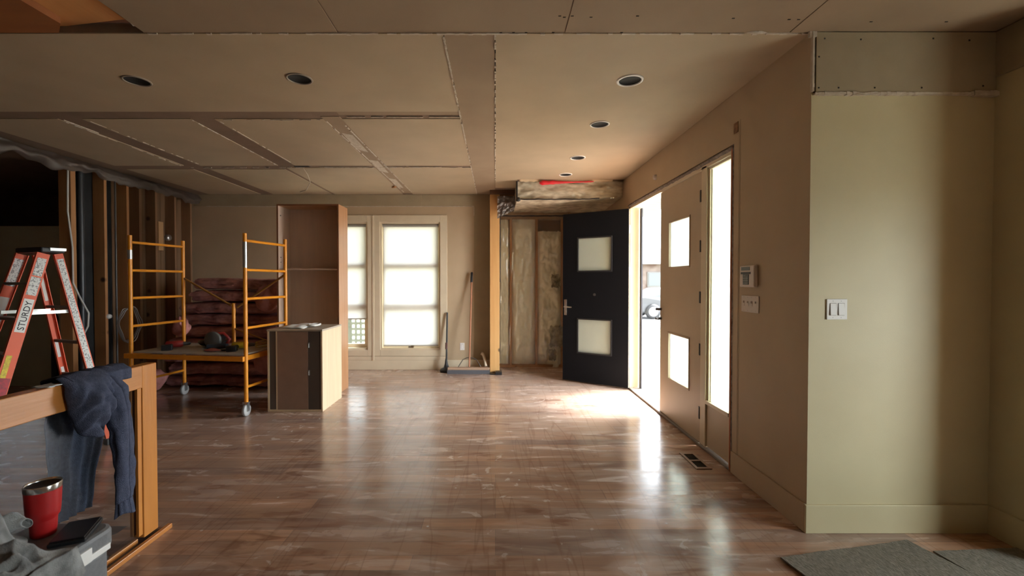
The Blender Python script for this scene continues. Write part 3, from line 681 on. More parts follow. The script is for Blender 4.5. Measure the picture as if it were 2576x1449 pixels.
# ---------------------------------------------------------------- switches, keypad, outlet
def plate(name, c, axis, wdt, hgt, gangs, mt, label, cat, group=None, rock=True):
    t = tag(empty(name, c), label, cat, group)
    def B(u0, u1, d0, d1, z0, z1):
        if axis == 'y': return (c[0] + u0, c[0] + u1, c[1] - d1, c[1] - d0, c[2] + z0, c[2] + z1)
        return (c[0] - d1, c[0] - d0, c[1] + u0, c[1] + u1, c[2] + z0, c[2] + z1)
    obj('cover_plate', MB().box(*B(-wdt / 2, wdt / 2, 0, .006, -hgt / 2, hgt / 2)), mt, t, bevel=.003)
    for g in range(gangs):
        u = (g - (gangs - 1) / 2) * .046
        if rock:
            obj('bezel', MB().box(*B(u - .0185, u + .0185, .006, .0068, -.035, .035)), mat('switch_gap', (.30, .27, .24), .6), t)
            m = MB(); b = B(u - .0165, u + .0165, .006, .012, -.033, .033)
            m.box(*b)
            M_ = m.v
            m.v = [(v[0], v[1], v[2]) if not ((v[1] < c[1] - .01 if axis == 'y' else v[0] < c[0] - .01) and v[2] > c[2]) else ((v[0], v[1] + .004, v[2]) if axis == 'y' else (v[0] + .004, v[1], v[2])) for v in M_]
            obj('rocker', m, mt, t, bevel=.001)
        else:
            obj('toggle', MB().box(*B(u - .006, u + .006, .006, .016, .006, .020)).box(*B(u - .009, u + .009, .006, .0075, -.016, .016)), mt, t, bevel=.001)
    for g in range(gangs):
        u = (g - (gangs - 1) / 2) * .046
        for z in (-.046, .046): obj('screw', MB().box(*B(u - .002, u + .002, .006, .007, z - .002, z + .002)), RUB, t)
    return t
plate('light_switch', (1.912, 2.45, 1.262), 'y', .116, .116, 2, WHITEP, 'white double rocker light switch on the pale wall facing the camera', 'light switch')
plate('light_switch', (XR, 3.01, 1.262), 'x', .205, .116, 4, WHITEW, 'four-gang toggle light switch plate beneath the alarm keypad', 'light switch', rock=False)
plate('wall_outlet', (-.53, YB, .37), 'y', .072, .116, 1, WHITEP, 'white power outlet on the back wall between pole and push broom', 'outlet')
kp = tag(empty('alarm_keypad', (XR, 3.02, 1.45)), 'white alarm keypad with small dark screen on the wall beside the sidelight', 'keypad')
obj('casing', MB().box(XR - .028, XR, 2.925, 3.10, 1.378, 1.528), WHITEW, kp, bevel=.008)
obj('screen', MB().box(XR - .030, XR - .026, 2.975, 3.075, 1.493, 1.517), GREYP, kp)
obj('cover_gap', MB().box(XR - .030, XR - .026, 2.965, 3.08, 1.468, 1.482), BLK, kp)
m = MB()
m.box(XR - .030, XR - .026, 2.985, 3.055, 1.395, 1.468)
k = obj('button_pad', m, GREYP, kp)
m = MB()
for r_ in range(4):
    for c_ in range(3): m.box(XR - .033, XR - .029, 2.990 + c_ * .022, 3.006 + c_ * .022, 1.400 + r_ * .017, 1.411 + r_ * .017)
obj('button', m, mat('button_grey', (.3, .33, .33), .5), k)
o = obj('door_sensor', MB().lathe([(0, -.03), (.022, -.03), (.028, -.02), (.03, 0)], (XR, 4.80, 2.555), 20, 'x'), WHITEW); tag(o, 'small round white sensor on the wall above the closed door', 'sensor')
m = MB(); m.sheet(lambda u, v: (XR - .002 - .003 * abs(nz(u * 5, v * 5)), 3.20 + .10 * u - .012 + .02 * nz(v * 4, 1), 2.50 + .03 * v + .10 * (1 - u)), 8, 6)
struct(obj('trim_8', MB().box(XR - .004, XR, 3.18, 3.235, 2.50, 2.575, Matrix.Identity(4)), mat('gouged_wall', (.36, .20, .10), .9, 0, (.16, .09, .05), 30)))

# ---------------------------------------------------------------- floor register
fr = tag(empty('floor_register', (1.57, 3.42, 0)), 'brown floor vent set in the hardwood beside the entry doors', 'floor vent')
m = MB(); X0, X1, YA, YBB = 1.515, 1.635, 3.27, 3.58
obj('slot_panel', MB().box(X0 + .02, X1 - .02, YA + .02, YBB - .02, .0002, .002), DARKGAP, fr)
for a in ((X0, X0 + .022, YA, YBB), (X1 - .022, X1, YA, YBB), (X0 + .022, X1 - .022, YA, YA + .03), (X0 + .022, X1 - .022, YBB - .03, YBB), (X0 + .022, X1 - .022, 3.415, 3.435)): m.box(*a, .0002, .008)
obj('frame', m, mat('register_wood', (.22, .11, .06), .45), fr, bevel=.001)
m = MB()
GR = mat('register_slat', (.05, .03, .02), .9, spec=.1)
for y_ in (YA + .035, 3.44):
    m = MB()
    for k in range(7): m.box(X0 + .022, X1 - .022, y_ + k * .0165, y_ + k * .0165 + .005, .001, .005)
    obj('grille', m, GR, fr)

# ---------------------------------------------------------------- rugs
def rug(c, ang, L_, W_, z, lab, name='floor_mat'):
    M_ = Matrix.Translation((c[0], c[1], 0)) @ Matrix.Rotation(ang, 4, 'Z')
    m = MB()
    def top(u, v):
        x = u * L_; y = -v * W_; k = .004 * nz(x * 4, y * 4, c[0])
        q = M_ @ Vector((x + .004 * nz(y * 20, 1), y + .004 * nz(x * 20, 2), z + .006 + k)); return q
    m.sheet(top, 50, 40)
    o = obj(name, m, RUG, solid=.008, smooth=False); tag(o, lab, 'mat', 'grey woven floor mats'); return o
rug((1.452, 2.205), .19, .80, 1.0, .004, 'grey woven mat with its corner pointing at the entry wall')
rug((2.285, 2.26), .06, .47, 1.0, .002, 'grey woven mat at the far right corner, overlapping the other mat')

# ---------------------------------------------------------------- tall cabinet
tcb = tag(empty('tall_cabinet', (-2.35, 5.66, 0)), 'tall open brown cabinet carcass with one shelf standing behind the low cabinet', 'cabinet')
a, b, y0, y1, zt = -2.745, -1.966, 5.50, 5.83, 2.385
obj('side_panel', MB().box(b - .018, b, y0, y1, 0, zt), CABO, tcb, bevel=.001)
obj('side_panel', MB().box(a, a + .018, y0, y1, 0, zt), CABI, tcb, bevel=.001)
obj('top_panel', MB().box(a + .018, b - .018, y0, y1, zt - .018, zt), CABO, tcb)
obj('bottom_panel', MB().box(a + .018, b - .018, y0, y1, .1, .118), CABI, tcb)
obj('back_panel', MB().box(a + .018, b - .018, y1 - .012, y1, .1, zt - .018), CABI, tcb)
obj('shelf', MB().box(a + .018, b - .018, y0 + .02, y1 - .012, 1.56, 1.578), CABI, tcb)
obj('edge_band', MB().box(a, b, y0 - .002, y0, zt - .02, zt).box(a, a + .02, y0 - .002, y0, 0, zt - .02).box(b - .02, b, y0 - .002, y0, 0, zt - .02), mat('edge_band_brown', (.22, .085, .035), .5), tcb)
for z in (1.66, 1.72, 2.25): obj('shelf_pin', MB().tube([(a + .018, y0 + .06, z), (a + .026, y0 + .06, z)], .006, 8), DSTEEL, tcb)
m = MB()
# ---------------------------------------------------------------- base cabinet
bc = tag(empty('base_cabinet', (-2.18, 5.0, 0)), 'low birch-sided cabinet turned with its dark brown front to the camera', 'cabinet')
a, b, y0, y1, zt = -2.472, -1.875, 4.73, 5.32, .875
obj('side_panel', MB().box(b - .018, b, y0, y1, 0, zt), CABL, bc, bevel=.001)
obj('side_panel', MB().box(a, a + .018, y0, y1, 0, zt), CABL, bc, bevel=.001)
obj('top_panel', MB().box(a - .004, b + .002, y0 - .004, y1, zt, zt + .02), mat('grey_top', (.42, .35, .26), .5, 0, (.48, .40, .3), 8), bc, bevel=.002)
obj('bottom_rail', MB().box(a + .018, b - .018, y0, y0 + .02, 0, .022), CABL, bc)
obj('divider', MB().box(-2.382, -2.366, y0 + .004, y0 + .3, .022, zt), CABL, bc)
obj('dark_stile', MB().box(a + .018, -2.382, y0 + .012, y0 + .03, .022, zt), CABD, bc)
obj('dark_stile', MB().box(-2.035, b - .018, y0 + .014, y0 + .03, .022, zt), CABD, bc)
obj('door', MB().box(-2.366, -2.037, y0 + .002, y0 + .02, .022, zt - .003), CABM, bc, bevel=.001)
for z in (.72, .42):
    m = MB(); m.box(-2.030, -2.018, y0 + .002, y0 + .014, z - .025, z + .03); m.tube([(-2.024, y0 - .002, z - .02), (-2.024, y0 - .002, z + .02)], .006, 8)
    obj('hinge', m, STEEL, bc)
obj('back_panel', MB().box(a + .018, b - .018, y1 - .01, y1, 0, zt), CABL, bc)
m = MB()
m.sheet(lambda u, v: (lerp(-2.33, -2.10, u) + .03 * (v - .5), lerp(4.80, 5.18, v), .904 + .020 + .012 * nz(u * 3, v * 3) - .018 * (2 * u - 1) ** 4 - .016 * (2 * v - 1) ** 4), 14, 14)
o = obj('paper_packet', m, mat('white_paper', (.74, .75, .70), .6), solid=.006); tag(o, 'white instruction packet lying on the low cabinet', 'packet')
m = MB()
m.tube([(-2.07 + .055 * math.cos(k * .5), 5.0 + .10 * math.sin(k * .5), .917 + .004 * (k % 3) + .012 * nz(k, 2)) for k in range(40)], .010, 6)
o = obj('plastic_bag', m, mat('bag_film', (.7, .69, .64), .35)); tag(o, 'crumpled clear hardware bag beside the packet on the low cabinet', 'bag')

# ---------------------------------------------------------------- pink insulation pile
lab_pos = ['bottom', 'second', 'third', 'fourth', 'fifth', 'sixth', 'seventh', 'eighth', 'topmost']
rs = random.Random(3)
NL = 9; hl = 1.46 / NL
for k in range(NL):
    x0 = -4.46 + (.22 if k > 6 else 0) + rs.uniform(-.06, .08) + (.12 if 3 < k else 0); x1 = -2.78 + rs.uniform(-.05, .02); y0 = 5.82 + rs.uniform(-.06, .05); y1 = 6.45
    if k < 3: y0 -= .03
    zc = hl * (k + .5); m = MB()
    def fn(u, v, k=k, x0=x0, x1=x1, y0=y0, y1=y1, zc=zc):
        a = v * 2 * math.pi
        cy, cz = math.cos(a), math.sin(a)
        sy = math.copysign(abs(cy) ** .5, cy); sz = math.copysign(abs(cz) ** .6, cz)
        endf = min(1, 14 * min(u, 1 - u)) ** .5
        x = lerp(x0, x1, u)
        n1 = nz(x * 3.2, a * 1.2, k * 7.1); n2 = nz(x * 9, a * 3, k * 3.3); n3 = nz(x * 22, a * 7, k * 1.3)
        fold = abs(nz(x * 2.3 + 5 * k, math.sin(a) * 1.4, k * 2.7))
        yy = (y0 + y1) / 2 - sy * (y1 - y0) / 2 * endf * (1 + .16 * n1 + .09 * n2 + .05 * n3 - .22 * fold)
        zz = zc + sz * hl * .46 * endf * (1 + .10 * n2 + .08 * n3) + .030 * nz(x * 1.7, 2, 0)
        return (x, yy, max(.002, zz))
    m.sheet(fn, 150, 44)
    o = obj('insulation_batt', m, PINK, smooth=True)
    l = 'bottom' if k == 0 else ('topmost' if k == NL - 1 else lab_pos[k] + ' from the floor')
    tag(o, 'pink fibreglass insulation batt, %s in the pile behind the scaffold' % l, 'insulation', 'pink insulation batts in the pile')
for i, (x, y, z, r, lab) in enumerate(((-4.42, 5.62, .0, .16, 'loose tuft of pink insulation on the floor left of the pile'), (-2.96, 5.62, .22, .15, 'bright pink batt end bulging low beside the cabinets'), (-2.98, 5.70, 1.02, .17, 'bright pink batt end bulging at mid height beside the tall cabinet'), (-3.98, 5.52, .72, .12, 'pink tuft showing just above the back of the scaffold deck'))):
    m = MB()
    def fb(u, v, x=x, y=y, z=z, r=r, i=i):
        a = u * 2 * math.pi; b_ = v * math.pi; d = r * (1 + .35 * nz(math.cos(a) * 2 + i * 5, math.sin(a) * 2, b_ * 1.5))
        return (x + d * .9 * math.cos(a) * math.sin(b_), y + .6 * d * math.sin(a) * math.sin(b_), max(z + d * (1 - math.cos(b_)) * .9, .002))
    m.sheet(fb, 22, 14); o = obj('insulation_tuft', m, mat('pink_fibre_%s' % 'abcd'[i], (.66, .30, .27), .95, 0, (.5, .2, .18), 9, bump=.8, bscale=30)); tag(o, lab, 'insulation')

# ---------------------------------------------------------------- scaffold
FRp = Vector((-2.62, 4.58, 0)); FLp = Vector((-3.99, 4.78, 0)); wd_ = Vector((.145, .989, 0)) * .68
BRp = FRp + wd_; BLp = FLp + wd_
sc = tag(empty('scaffold', (FRp + BLp) / 2), 'orange rolling scaffold with a plywood deck in front of the pink insulation', 'scaffold')
RZ = (.305, .925, 1.233, 1.537, 1.845)
Zv = Vector((0, 0, 1))
for A, B in ((FRp, BRp), (FLp, BLp)):
    m = MB()
    for q in (A, B):
        m.tube([q + Zv * .13, q + Zv * 1.92], .0205, 14)
    obj('end_post', MB().tube([A + Zv * .13, A + Zv * 1.92], .0205, 14), ORANGE, sc)
    obj('end_post', MB().tube([B + Zv * .13, B + Zv * 1.92], .0205, 14), ORANGE, sc)
    for z in RZ: obj('rung', MB().tube([A + Zv * z, B + Zv * z], .0145, 12), ORANGE, sc)
    for q in (A, B):
        cs = obj('caster', MB().tube([q + Zv * .10, q + Zv * .18], .016, 12).box(q.x - .03, q.x + .03, q.y - .02, q.y + .02, .135, .15).box(q.x - .026, q.x - .020, q.y - .02, q.y + .02, .05, .14).box(q.x + .020, q.x + .026, q.y - .02, q.y + .02, .05, .14), STEEL, sc)
        mm = MB(); mm.lathe([(0, -.016), (.060, -.016), (.0635, -.008), (.0635, .008), (.060, .016), (0, .016)], (q.x, q.y, .0635), 24, 'x')
        obj('wheel', mm, RUB, cs)
ex = (FLp - FRp).normalized(); wy = wd_.normalized()
def sp_(u, v, z): return FRp + (FLp - FRp) * u + wd_ * v + Zv * z
for v in (0, 1):
    obj('deck_rail', MB().bar(sp_(-.002, v + (-.05 if v == 0 else .05), .605), sp_(1.03, v + (-.05 if v == 0 else .05), .605), .03, .05), ORANGE, sc, bevel=.003)
for q_ in (.02, 1.03): obj('deck_rail', MB().bar(sp_(q_, -.05, .605), sp_(q_, 1.05, .605), .03, .05), ORANGE, sc)
m = MB(); q = [sp_(.03, -.02, .636), sp_(.97, -.02, .636), sp_(.97, 1.02, .636), sp_(.03, 1.02, .636)]
m.add(q + [p + Zv * .014 for p in q], [(0, 3, 2, 1), (4, 5, 6, 7), (0, 1, 5, 4), (1, 2, 6, 5), (2, 3, 7, 6), (3, 0, 4, 7)])
m2 = MB(); q = [sp_(-.10, .02, .632), sp_(.03, .02, .632), sp_(.03, .98, .632), sp_(-.10, .98, .632)]
obj('deck', m, PLY, sc)
obj('side_brace', MB().tube([sp_(1, 1, 1.46), sp_(.53, 1.02, 1.12)], .0125, 10).tube([sp_(0, 1, 1.50), sp_(.47, 1.02, 1.10)], .0125, 10).tube([sp_(.5, 1, .84), sp_(0, 1, .62)], .010, 8), mat('brace_dull_orange', (.42, .20, .05), .4, .3), sc)
obj('brace_post', MB().tube([sp_(.5, 1.0, .64), sp_(.5, 1.0, 1.15)], .0205, 12), ORANGE, sc)
obj('worn_sleeve', MB().tube([sp_(0, 0, 1.56), sp_(0, 0, 1.83)], .0225, 14), STEEL, sc)
obj('worn_sleeve', MB().tube([sp_(1, 0, 1.66), sp_(1, 0, 1.76)], .0225, 14), STEEL, sc)

# tools on the deck
ZD_ = .651
def tool_on(u, v): return sp_(u, v, ZD_)
def drill(u, v, ang, body, lab, name='cordless_drill'):
    p = tool_on(u, v); M_ = Matrix.Translation(p) @ Matrix.Rotation(ang, 4, 'Z')
    t = tag(empty(name, p), lab, 'power tool', 'power tools on the scaffold deck')
    P2 = lambda x, y, z: M_ @ Vector((x, y, z))
    obj('body', MB().tube([P2(-.10, 0, .045), P2(-.09, 0, .045), P2(.05, 0, .045), P2(.07, 0, .045)], [.02, .036, .038, .025], 14), body, t)
    obj('chuck', MB().tube([P2(.07, 0, .045), P2(.13, 0, .045), P2(.14, 0, .045)], [.024, .018, .008], 12), DSTEEL, t)
    obj('grip', MB().tube([P2(-.04, -.02, .035), P2(-.06, -.13, .025)], [.022, .02], 12), BLK, t)
    obj('battery', MB().box(-.11, -.01, -.20, -.12, 0, .06, M_), BLK, t, bevel=.006)
REDT = mat('tool_red', (.35, .03, .025), .4); YELT = mat('tool_yellow', (.55, .36, .02), .4); TEAL = mat('tool_slate', (.06, .09, .12), .4)
drill(.80, .42, .5, REDT, 'red and black cordless drill near the left end of the scaffold deck')
drill(.62, .62, 2.6, BLK, 'black cordless drill lying beside the red one on the scaffold deck')
drill(.22, .48, .3, YELT, 'yellow and dark cordless driver at the right part of the scaffold deck')
p = tool_on(.47, .45)
t = tag(empty('circular_saw', p), 'grey circular saw standing mid deck among the tools', 'power tool', 'power tools on the scaffold deck')
obj('blade_guard', MB().lathe([(0, -.02), (.085, -.02), (.095, -.01), (.095, .01), (.085, .02), (0, .02)], (p.x, p.y, p.z + .098), 28, 'y'), mat('saw_grey', (.2, .21, .2), .4, .5), t)
obj('motor', MB().tube([(p.x, p.y + .02, p.z + .10), (p.x + .02, p.y + .14, p.z + .10)], .045, 14), BLK, t)
obj('handle', MB().tube([(p.x + .0, p.y + .03, p.z + .16), (p.x + .10, p.y + .04, p.z + .17), (p.x + .16, p.y + .05, p.z + .10), (p.x + .13, p.y + .05, p.z + .05)], .016, 10), REDT, t)
obj('base_plate', MB().box(p.x - .12, p.x + .14, p.y - .03, p.y + .12, p.z, p.z + .004), STEEL, t)
p = tool_on(.355, .30)
t = tag(empty('angle_grinder', p), 'dark angle grinder between the saw and the yellow driver', 'power tool', 'power tools on the scaffold deck')
obj('body', MB().tube([(p.x - .12, p.y, p.z + .04), (p.x + .02, p.y, p.z + .045), (p.x + .10, p.y - .01, p.z + .05)], [.028, .030, .026], 14), TEAL, t)
obj('disc', MB().lathe([(0, .0), (.058, .0), (.058, .003), (0, .003)], (p.x + .10, p.y - .01, p.z + .006), 24), DSTEEL, t)
p = tool_on(.36, .18)
o = obj('work_glove', MB().sheet(lambda u, v: (p.x + .09 * (u - .5) * 2 * math.sin(math.pi * (.12 + .8 * v)) , p.y + .05 * (v - .5) * 2, p.z + .010 + .022 * math.sin(math.pi * u) * math.sin(math.pi * v) + .004 * nz(u * 8, v * 8)), 14, 10), mat('rag_red', (.38, .10, .07), .9), solid=.006); tag(o, 'faded red rag near the front edge of the scaffold deck', 'rag'); o.name = 'rag'
o = obj('extension_cord', MB().tube([tool_on(.09 + .03 * math.cos(k * .6) - .0 * k, .62 + .14 * math.sin(k * .6)) + Zv * (.008 + .0022 * k) for k in range(34)], .006, 6), mat('cord_yellow', (.45, .30, .04), .5)); tag(o, 'coiled yellow cord at the right end of the scaffold deck', 'cord')

# wire coil + hanging cables
m = MB()
for r in range(3):
    m.tube([(XL + .05 + .02 * r + .012 * math.sin(k * 1.3), 5.66 + (.15 + .01 * r) * math.sin(k * 2 * math.pi / 24), .86 + .22 * math.cos(k * 2 * math.pi / 24) + .02 * math.sin(k * .7 + r)) for k in range(25)], .006, 6)
o = obj('wire_coil', m, WIRE); tag(o, 'loose grey coil of electrical wire hanging on the stud wall behind the scaffold', 'wire')
m = MB()
pts = [(XL + .02, 4.92, 2.70), (XL + .03, 4.90, 2.2), (XL + .03, 4.95, 1.8), (XL + .04, 4.94, 1.4), (XL + .05, 5.0, 1.25), (XL + .10, 5.06, 1.05), (XL + .10, 5.05, .9), (XL + .05, 5.0, .72)]
m.tube(pts, .009, 8)
o = obj('electric_cable', m, WIREW); tag(o, 'white cable hanging down the leftmost stud behind the ladder', 'cable')

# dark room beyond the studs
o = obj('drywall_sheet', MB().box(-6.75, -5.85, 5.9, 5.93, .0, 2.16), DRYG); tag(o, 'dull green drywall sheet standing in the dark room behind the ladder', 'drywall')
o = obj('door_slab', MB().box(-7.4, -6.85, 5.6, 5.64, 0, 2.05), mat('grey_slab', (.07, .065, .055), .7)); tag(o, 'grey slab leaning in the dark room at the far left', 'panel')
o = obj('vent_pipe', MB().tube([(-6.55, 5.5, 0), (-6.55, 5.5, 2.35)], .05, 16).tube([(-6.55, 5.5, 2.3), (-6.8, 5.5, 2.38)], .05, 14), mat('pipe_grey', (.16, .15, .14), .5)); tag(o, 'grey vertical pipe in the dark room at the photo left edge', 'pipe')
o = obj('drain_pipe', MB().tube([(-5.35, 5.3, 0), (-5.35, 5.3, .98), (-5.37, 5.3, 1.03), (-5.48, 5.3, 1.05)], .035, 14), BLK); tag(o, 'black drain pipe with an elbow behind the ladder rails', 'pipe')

# ---------------------------------------------------------------- step ladder
u_ = Vector((.37, .93, 0)).normalized(); w_ = Vector((-.93, .37, 0)).normalized()
C0 = Vector((-3.57, 3.52, 0))
ld = tag(empty('step_ladder', (C0.x - .15, C0.y, 0)), 'red fibreglass step ladder with white and yellow labels standing behind the railing', 'ladder')
def lp(s, side, z):    # s=-1 front (towards viewer) / +1 rear ; side 0 near .. 1 far
    f = (1.64 - z) / 1.64
    halfw = .17 + .09 * f
    return C0 + w_ * .17 + w_ * (side * 2 - 1) * halfw + u_ * s * (.045 + (.44 if s < 0 else .30) * f) + Zv * z
def rail(s, side, w=.085, d=.03):
    a = lp(s, side, .02); b = lp(s, side, 1.64); t = (b - a).normalized()
    return a, b
railo = {}
for s in (-1, 1):
    for side in (0, 1):
        a, b = rail(s, side)
        t = (b - a).normalized(); n = w_ * (1 if side == 0 else -1)
        v = n.cross(t).normalized(); hw = .040 if s < 0 else .028
        m = MB()
        # channel section: web plus two flanges pointing inwards
        for (o1, o2, d1, d2) in ((-hw, hw, 0, .005), (-hw, -hw + .005, .005, .026), (hw - .005, hw, .005, .026)):
            vs = [p + v * x + n * y for p in (a, b) for x, y in ((o1, d1), (o2, d1), (o2, d2), (o1, d2))]
            m.add(vs, [(0, 3, 2, 1), (4, 5, 6, 7), (0, 1, 5, 4), (1, 2, 6, 5), (2, 3, 7, 6), (3, 0, 4, 7)])
        railo[(s, side)] = (obj('rail', m, REDL, ld), a, b, v, n, hw)
        fo = MB(); fo.box(-.03, .03, -.045, .045, 0, .05, Matrix.Translation((a.x, a.y, 0)) @ Matrix.Rotation(math.atan2(u_.y, u_.x) + math.pi / 2, 4, 'Z'))
        obj('foot', fo, BLK, ld, bevel=.005)
def decal(key, z0, z1, k0, k1, mt, name='label', inner=False):
    r, a, b, v, n, hw = railo[key]
    f = lambda z: a + (b - a) * ((z - .02) / 1.62)
    off = n * (-.0012)
    if inner: off = n * .0062
    p = [f(z0) + v * hw * k0, f(z0) + v * hw * k1, f(z1) + v * hw * k1, f(z1) + v * hw * k0]
    m = MB(); m.add([q + off for q in p], [(0, 1, 2, 3)])
    return obj(name, m, mt, r, solid=.0008)
decal((-1, 0), 1.46, 1.60, -.7, .7, LABS)
decal((-1, 0), 1.31, 1.45, -.75, .75, LABS)
decal((-1, 0), 1.03, 1.28, -.75, .75, LABW)
decal((-1, 0), .70, .86, -.7, .1, LABY)
decal((-1, 0), .35, .70, -.85, .85, LABR)
decal((1, 0), .55, 1.60, -.75, .75, LABS)
for z0, z1 in ((1.38, 1.60), (1.06, 1.29)): decal((-1, 1), z0, z1, -.7, .7, LABS if z0 > 1.2 else LABW, inner=True)
for z0, z1 in ((1.25, 1.45), (.75, .9), (.5, .66)): decal((1, 1), z0, z1, -.4, .4, LABW, inner=True)
# the word on the rail
cu = bpy.data.curves.new('word', 'FONT'); cu.body = 'STURDY'; cu.size = .058; cu.extrude = .0006; cu.align_x = 'LEFT'; cu.resolution_u = 3
tmp = bpy.data.objects.new('word', cu); COL.objects.link(tmp)
bpy.context.view_layer.update()
me = bpy.data.meshes.new_from_object(tmp.evaluated_get(bpy.context.evaluated_depsgraph_get()))
bpy.data.objects.remove(tmp)
r, a, b, v, n, hw = railo[(-1, 0)]
t = (b - a).normalized(); st = a + (b - a) * ((1.045 - .02) / 1.62) - n * .003
xs = [q.co.x for q in me.vertices]; sc_ = .225 / (max(xs) - min(xs))
# letters read upwards along the rail, seen from outside (-n side)
yd = (-n).cross(t).normalized()
mm = MB(); vs = [st + t * (q.co.x * sc_) + yd * (q.co.y * .95 - .020) - n * (q.co.z) for q in me.vertices]
mm.add(vs, [tuple(p.vertices) for p in me.polygons]); obj('lettering', mm, INK, railo[(-1, 0)][0])
for z in (.30, .58, .86, 1.13, 1.40):
    obj('step', MB().bar(lp(-1, .02, z), lp(-1, .98, z), .085, .022), ALU, ld, bevel=.002)
for z in (.28, .60, .90, 1.2):
    obj('rear_rung', MB().bar(lp(1, .02, z), lp(1, .98, z), .03, .022), ALU, ld)
for side in (0, 1):
    obj('spreader', MB().bar(lp(-1, side, 1.17) + (w_ * .03 if side == 0 else -w_ * .03), lp(1, side, 1.17) + (w_ * .03 if side == 0 else -w_ * .03), .006, .026), STEEL, ld)
m = MB()
Mt = Matrix.Translation(C0 + w_ * .17 + Zv * 1.645) @ Matrix(((w_.x, u_.x, 0, 0), (w_.y, u_.y, 0, 0), (0, 0, 1, 0), (0, 0, 0, 1)))
m.box(-.20, .19, -.075, .075, 0, .045, Mt)
obj('top_cap', m, BLK, ld, bevel=.01)
obj('cap_bracket', MB().box(-.205, -.19, -.02, .08, .018, .04, Mt), STEEL, ld)

# ---------------------------------------------------------------- glass guard railing
gx = -1.93
gr = tag(empty('glass_railing', (gx, 1.7, 0)), 'oiled wood framed glass guard panel at the left foreground', 'railing')
obj('end_post', MB().box(gx - .03, gx + .03, 2.345, 2.445, .03, .965), FRAMEW, gr, bevel=.004)
obj('top_rail', MB().box(gx - .029, gx + .031, .2, 2.345, .845, .965), FRAMEH, gr, bevel=.004)
obj('bead', MB().box(gx + .008, gx + .024, 2.318, 2.345, .05, .845), FRAMEW, gr, bevel=.002)
obj('bead', MB().box(gx - .024, gx - .008, 2.318, 2.345, .05, .845), FRAMEW, gr, bevel=.002)
obj('glass_pane', MB().box(gx - .004, gx + .004, .2, 2.335, .035, .855), RAILG, gr)
tk = tag(empty('floor_track', (gx, 1.6, 0)), 'wood-edged channel on the floor under the glass guard panel', 'track')
obj('wood_strip', MB().box(gx + .045, gx + .068, .2, 2.50, 0, .026), FRAMEH, tk, bevel=.003)
obj('wood_strip', MB().box(gx - .012, gx + .010, .2, 2.33, 0, .034), FRAMEH, tk, bevel=.003)
obj('channel_base', MB().box(gx - .03, gx + .045, .2, 2.46, 0, .010), mat('dark_channel', (.08, .055, .05), .6), tk)
m = MB(); m.sheet(lambda u, v: (gx - .03 + .07 * u, 1.84 + .07 * v + .01 * nz(u * 3, 1), .9655 + .006 * nz(u * 5, v * 5) + .004), 8, 8)
o = obj('tissue', m, mat('white_tissue', (.7, .72, .72), .8), solid=.003); tag(o, 'small white scrap on the top rail next to the hoodie', 'scrap')

# ---------------------------------------------------------------- hoodie over the rail
hd = tag(empty('hoodie', (gx, 2.07, .3)), 'dark navy hooded sweatshirt draped over the wooden top rail', 'hoodie')
def over(s):
    """path over the rail: s<0 hangs behind, s>0 hangs in front; returns x,z"""
    r = .042
    if s < -.07: return gx - r - .004, .965 - (-s - .07) + 0
    if s > .07: return gx + r + .004, .965 - (s - .07)
    a = (s / .07) * (math.pi / 2); return gx + (r + .004) * math.sin(a), .965 + .014 * math.cos(a) + .006
def body(u, v):
    s = lerp(-.74, .11, v)
    x, z = over(s)
    k = max(0, (-s - .07) / .67)
    yc0, yc1 = lerp(1.925, 1.985, k ** .7), lerp(2.235, 2.245, k)
    yc1 = yc1 - .045 * k + .02 * math.sin(k * 5)
    y = lerp(yc0, yc1, u)
    fold = .020 * math.sin(u * 15 + 2 * k + .6 * nz(u * 2, v * 3)) * min(1, abs(s) * 3 + .15) + .014 * nz(u * 5, v * 7)
    if s < -.03: x -= .024 + abs(fold) + .012 * k
    elif s > .03: x += .012 + abs(fold) * .6
    else: z += .008 + abs(fold) * .9 + .012 * max(0, nz(u * 7, 2.2))
    return (x, y, z)
obj('body', MB().sheet(body, 44, 90), HOOD, hd, solid=.006)
def hood(u, v):
    # pouch hanging in front of the rail
    a = lerp(-.06, math.pi + .1, u)
    wdt = .100 * (1 - .50 * v ** 2.2)
    yc = 2.005 + .015 * v
    y = yc - wdt * math.cos(a)
    top = .985; z = lerp(top, .735, v) - .035 * math.sin(a) * v
    dep = (.030 + .055 * math.sin(math.pi * min(1, v * .9 + .1)) ) * max(0, math.sin(a))
    x = gx + .045 + dep + .010 * nz(y * 22, z * 14) + .012 * math.sin(z * 38 + y * 22) * max(0, math.sin(a)) * (.3 + v)
    ar = (z - .99) + 2.2 * (y - yc) ** 2 / .112
    x += (.014 * math.sin(ar * 62 + 1.5 * nz(y * 9, 1)) + .012 * nz(y * 30, z * 30, 3)) * max(0, math.sin(a)) * min(1, 3 * v)
    if v < .12: x = lerp(gx + .01, x, v / .12); z = lerp(.992, z, v / .12)
    return (x, y, z)
def hoodb(u, v):
    y0 = lerp(1.88, 2.075, u); a = v * math.pi
    return (gx + .06 + .055 * math.sin(a) * math.sin(math.pi * u), y0, .742 - .028 * math.sin(math.pi * u) - .0 * v)
obj('hood', MB().sheet(hood, 44, 40), HOOD, hd, solid=.010)
pts = []; rad = []
for i in range(31):
    t = i / 30
    y = lerp(2.105, 2.165, t ** .8) ; z = lerp(.985, .335, t)
    x = gx + .075 + .02 * math.sin(t * 3.0) + .006 * nz(t * 9, 1)
    if i < 4: x = lerp(gx + .01, gx + .075, i / 4)
    pts.append((x, y, z)); rad.append((lerp(.060, .042, t) if i > 1 else .045) * (1 + .10 * nz(t * 12, 3)))
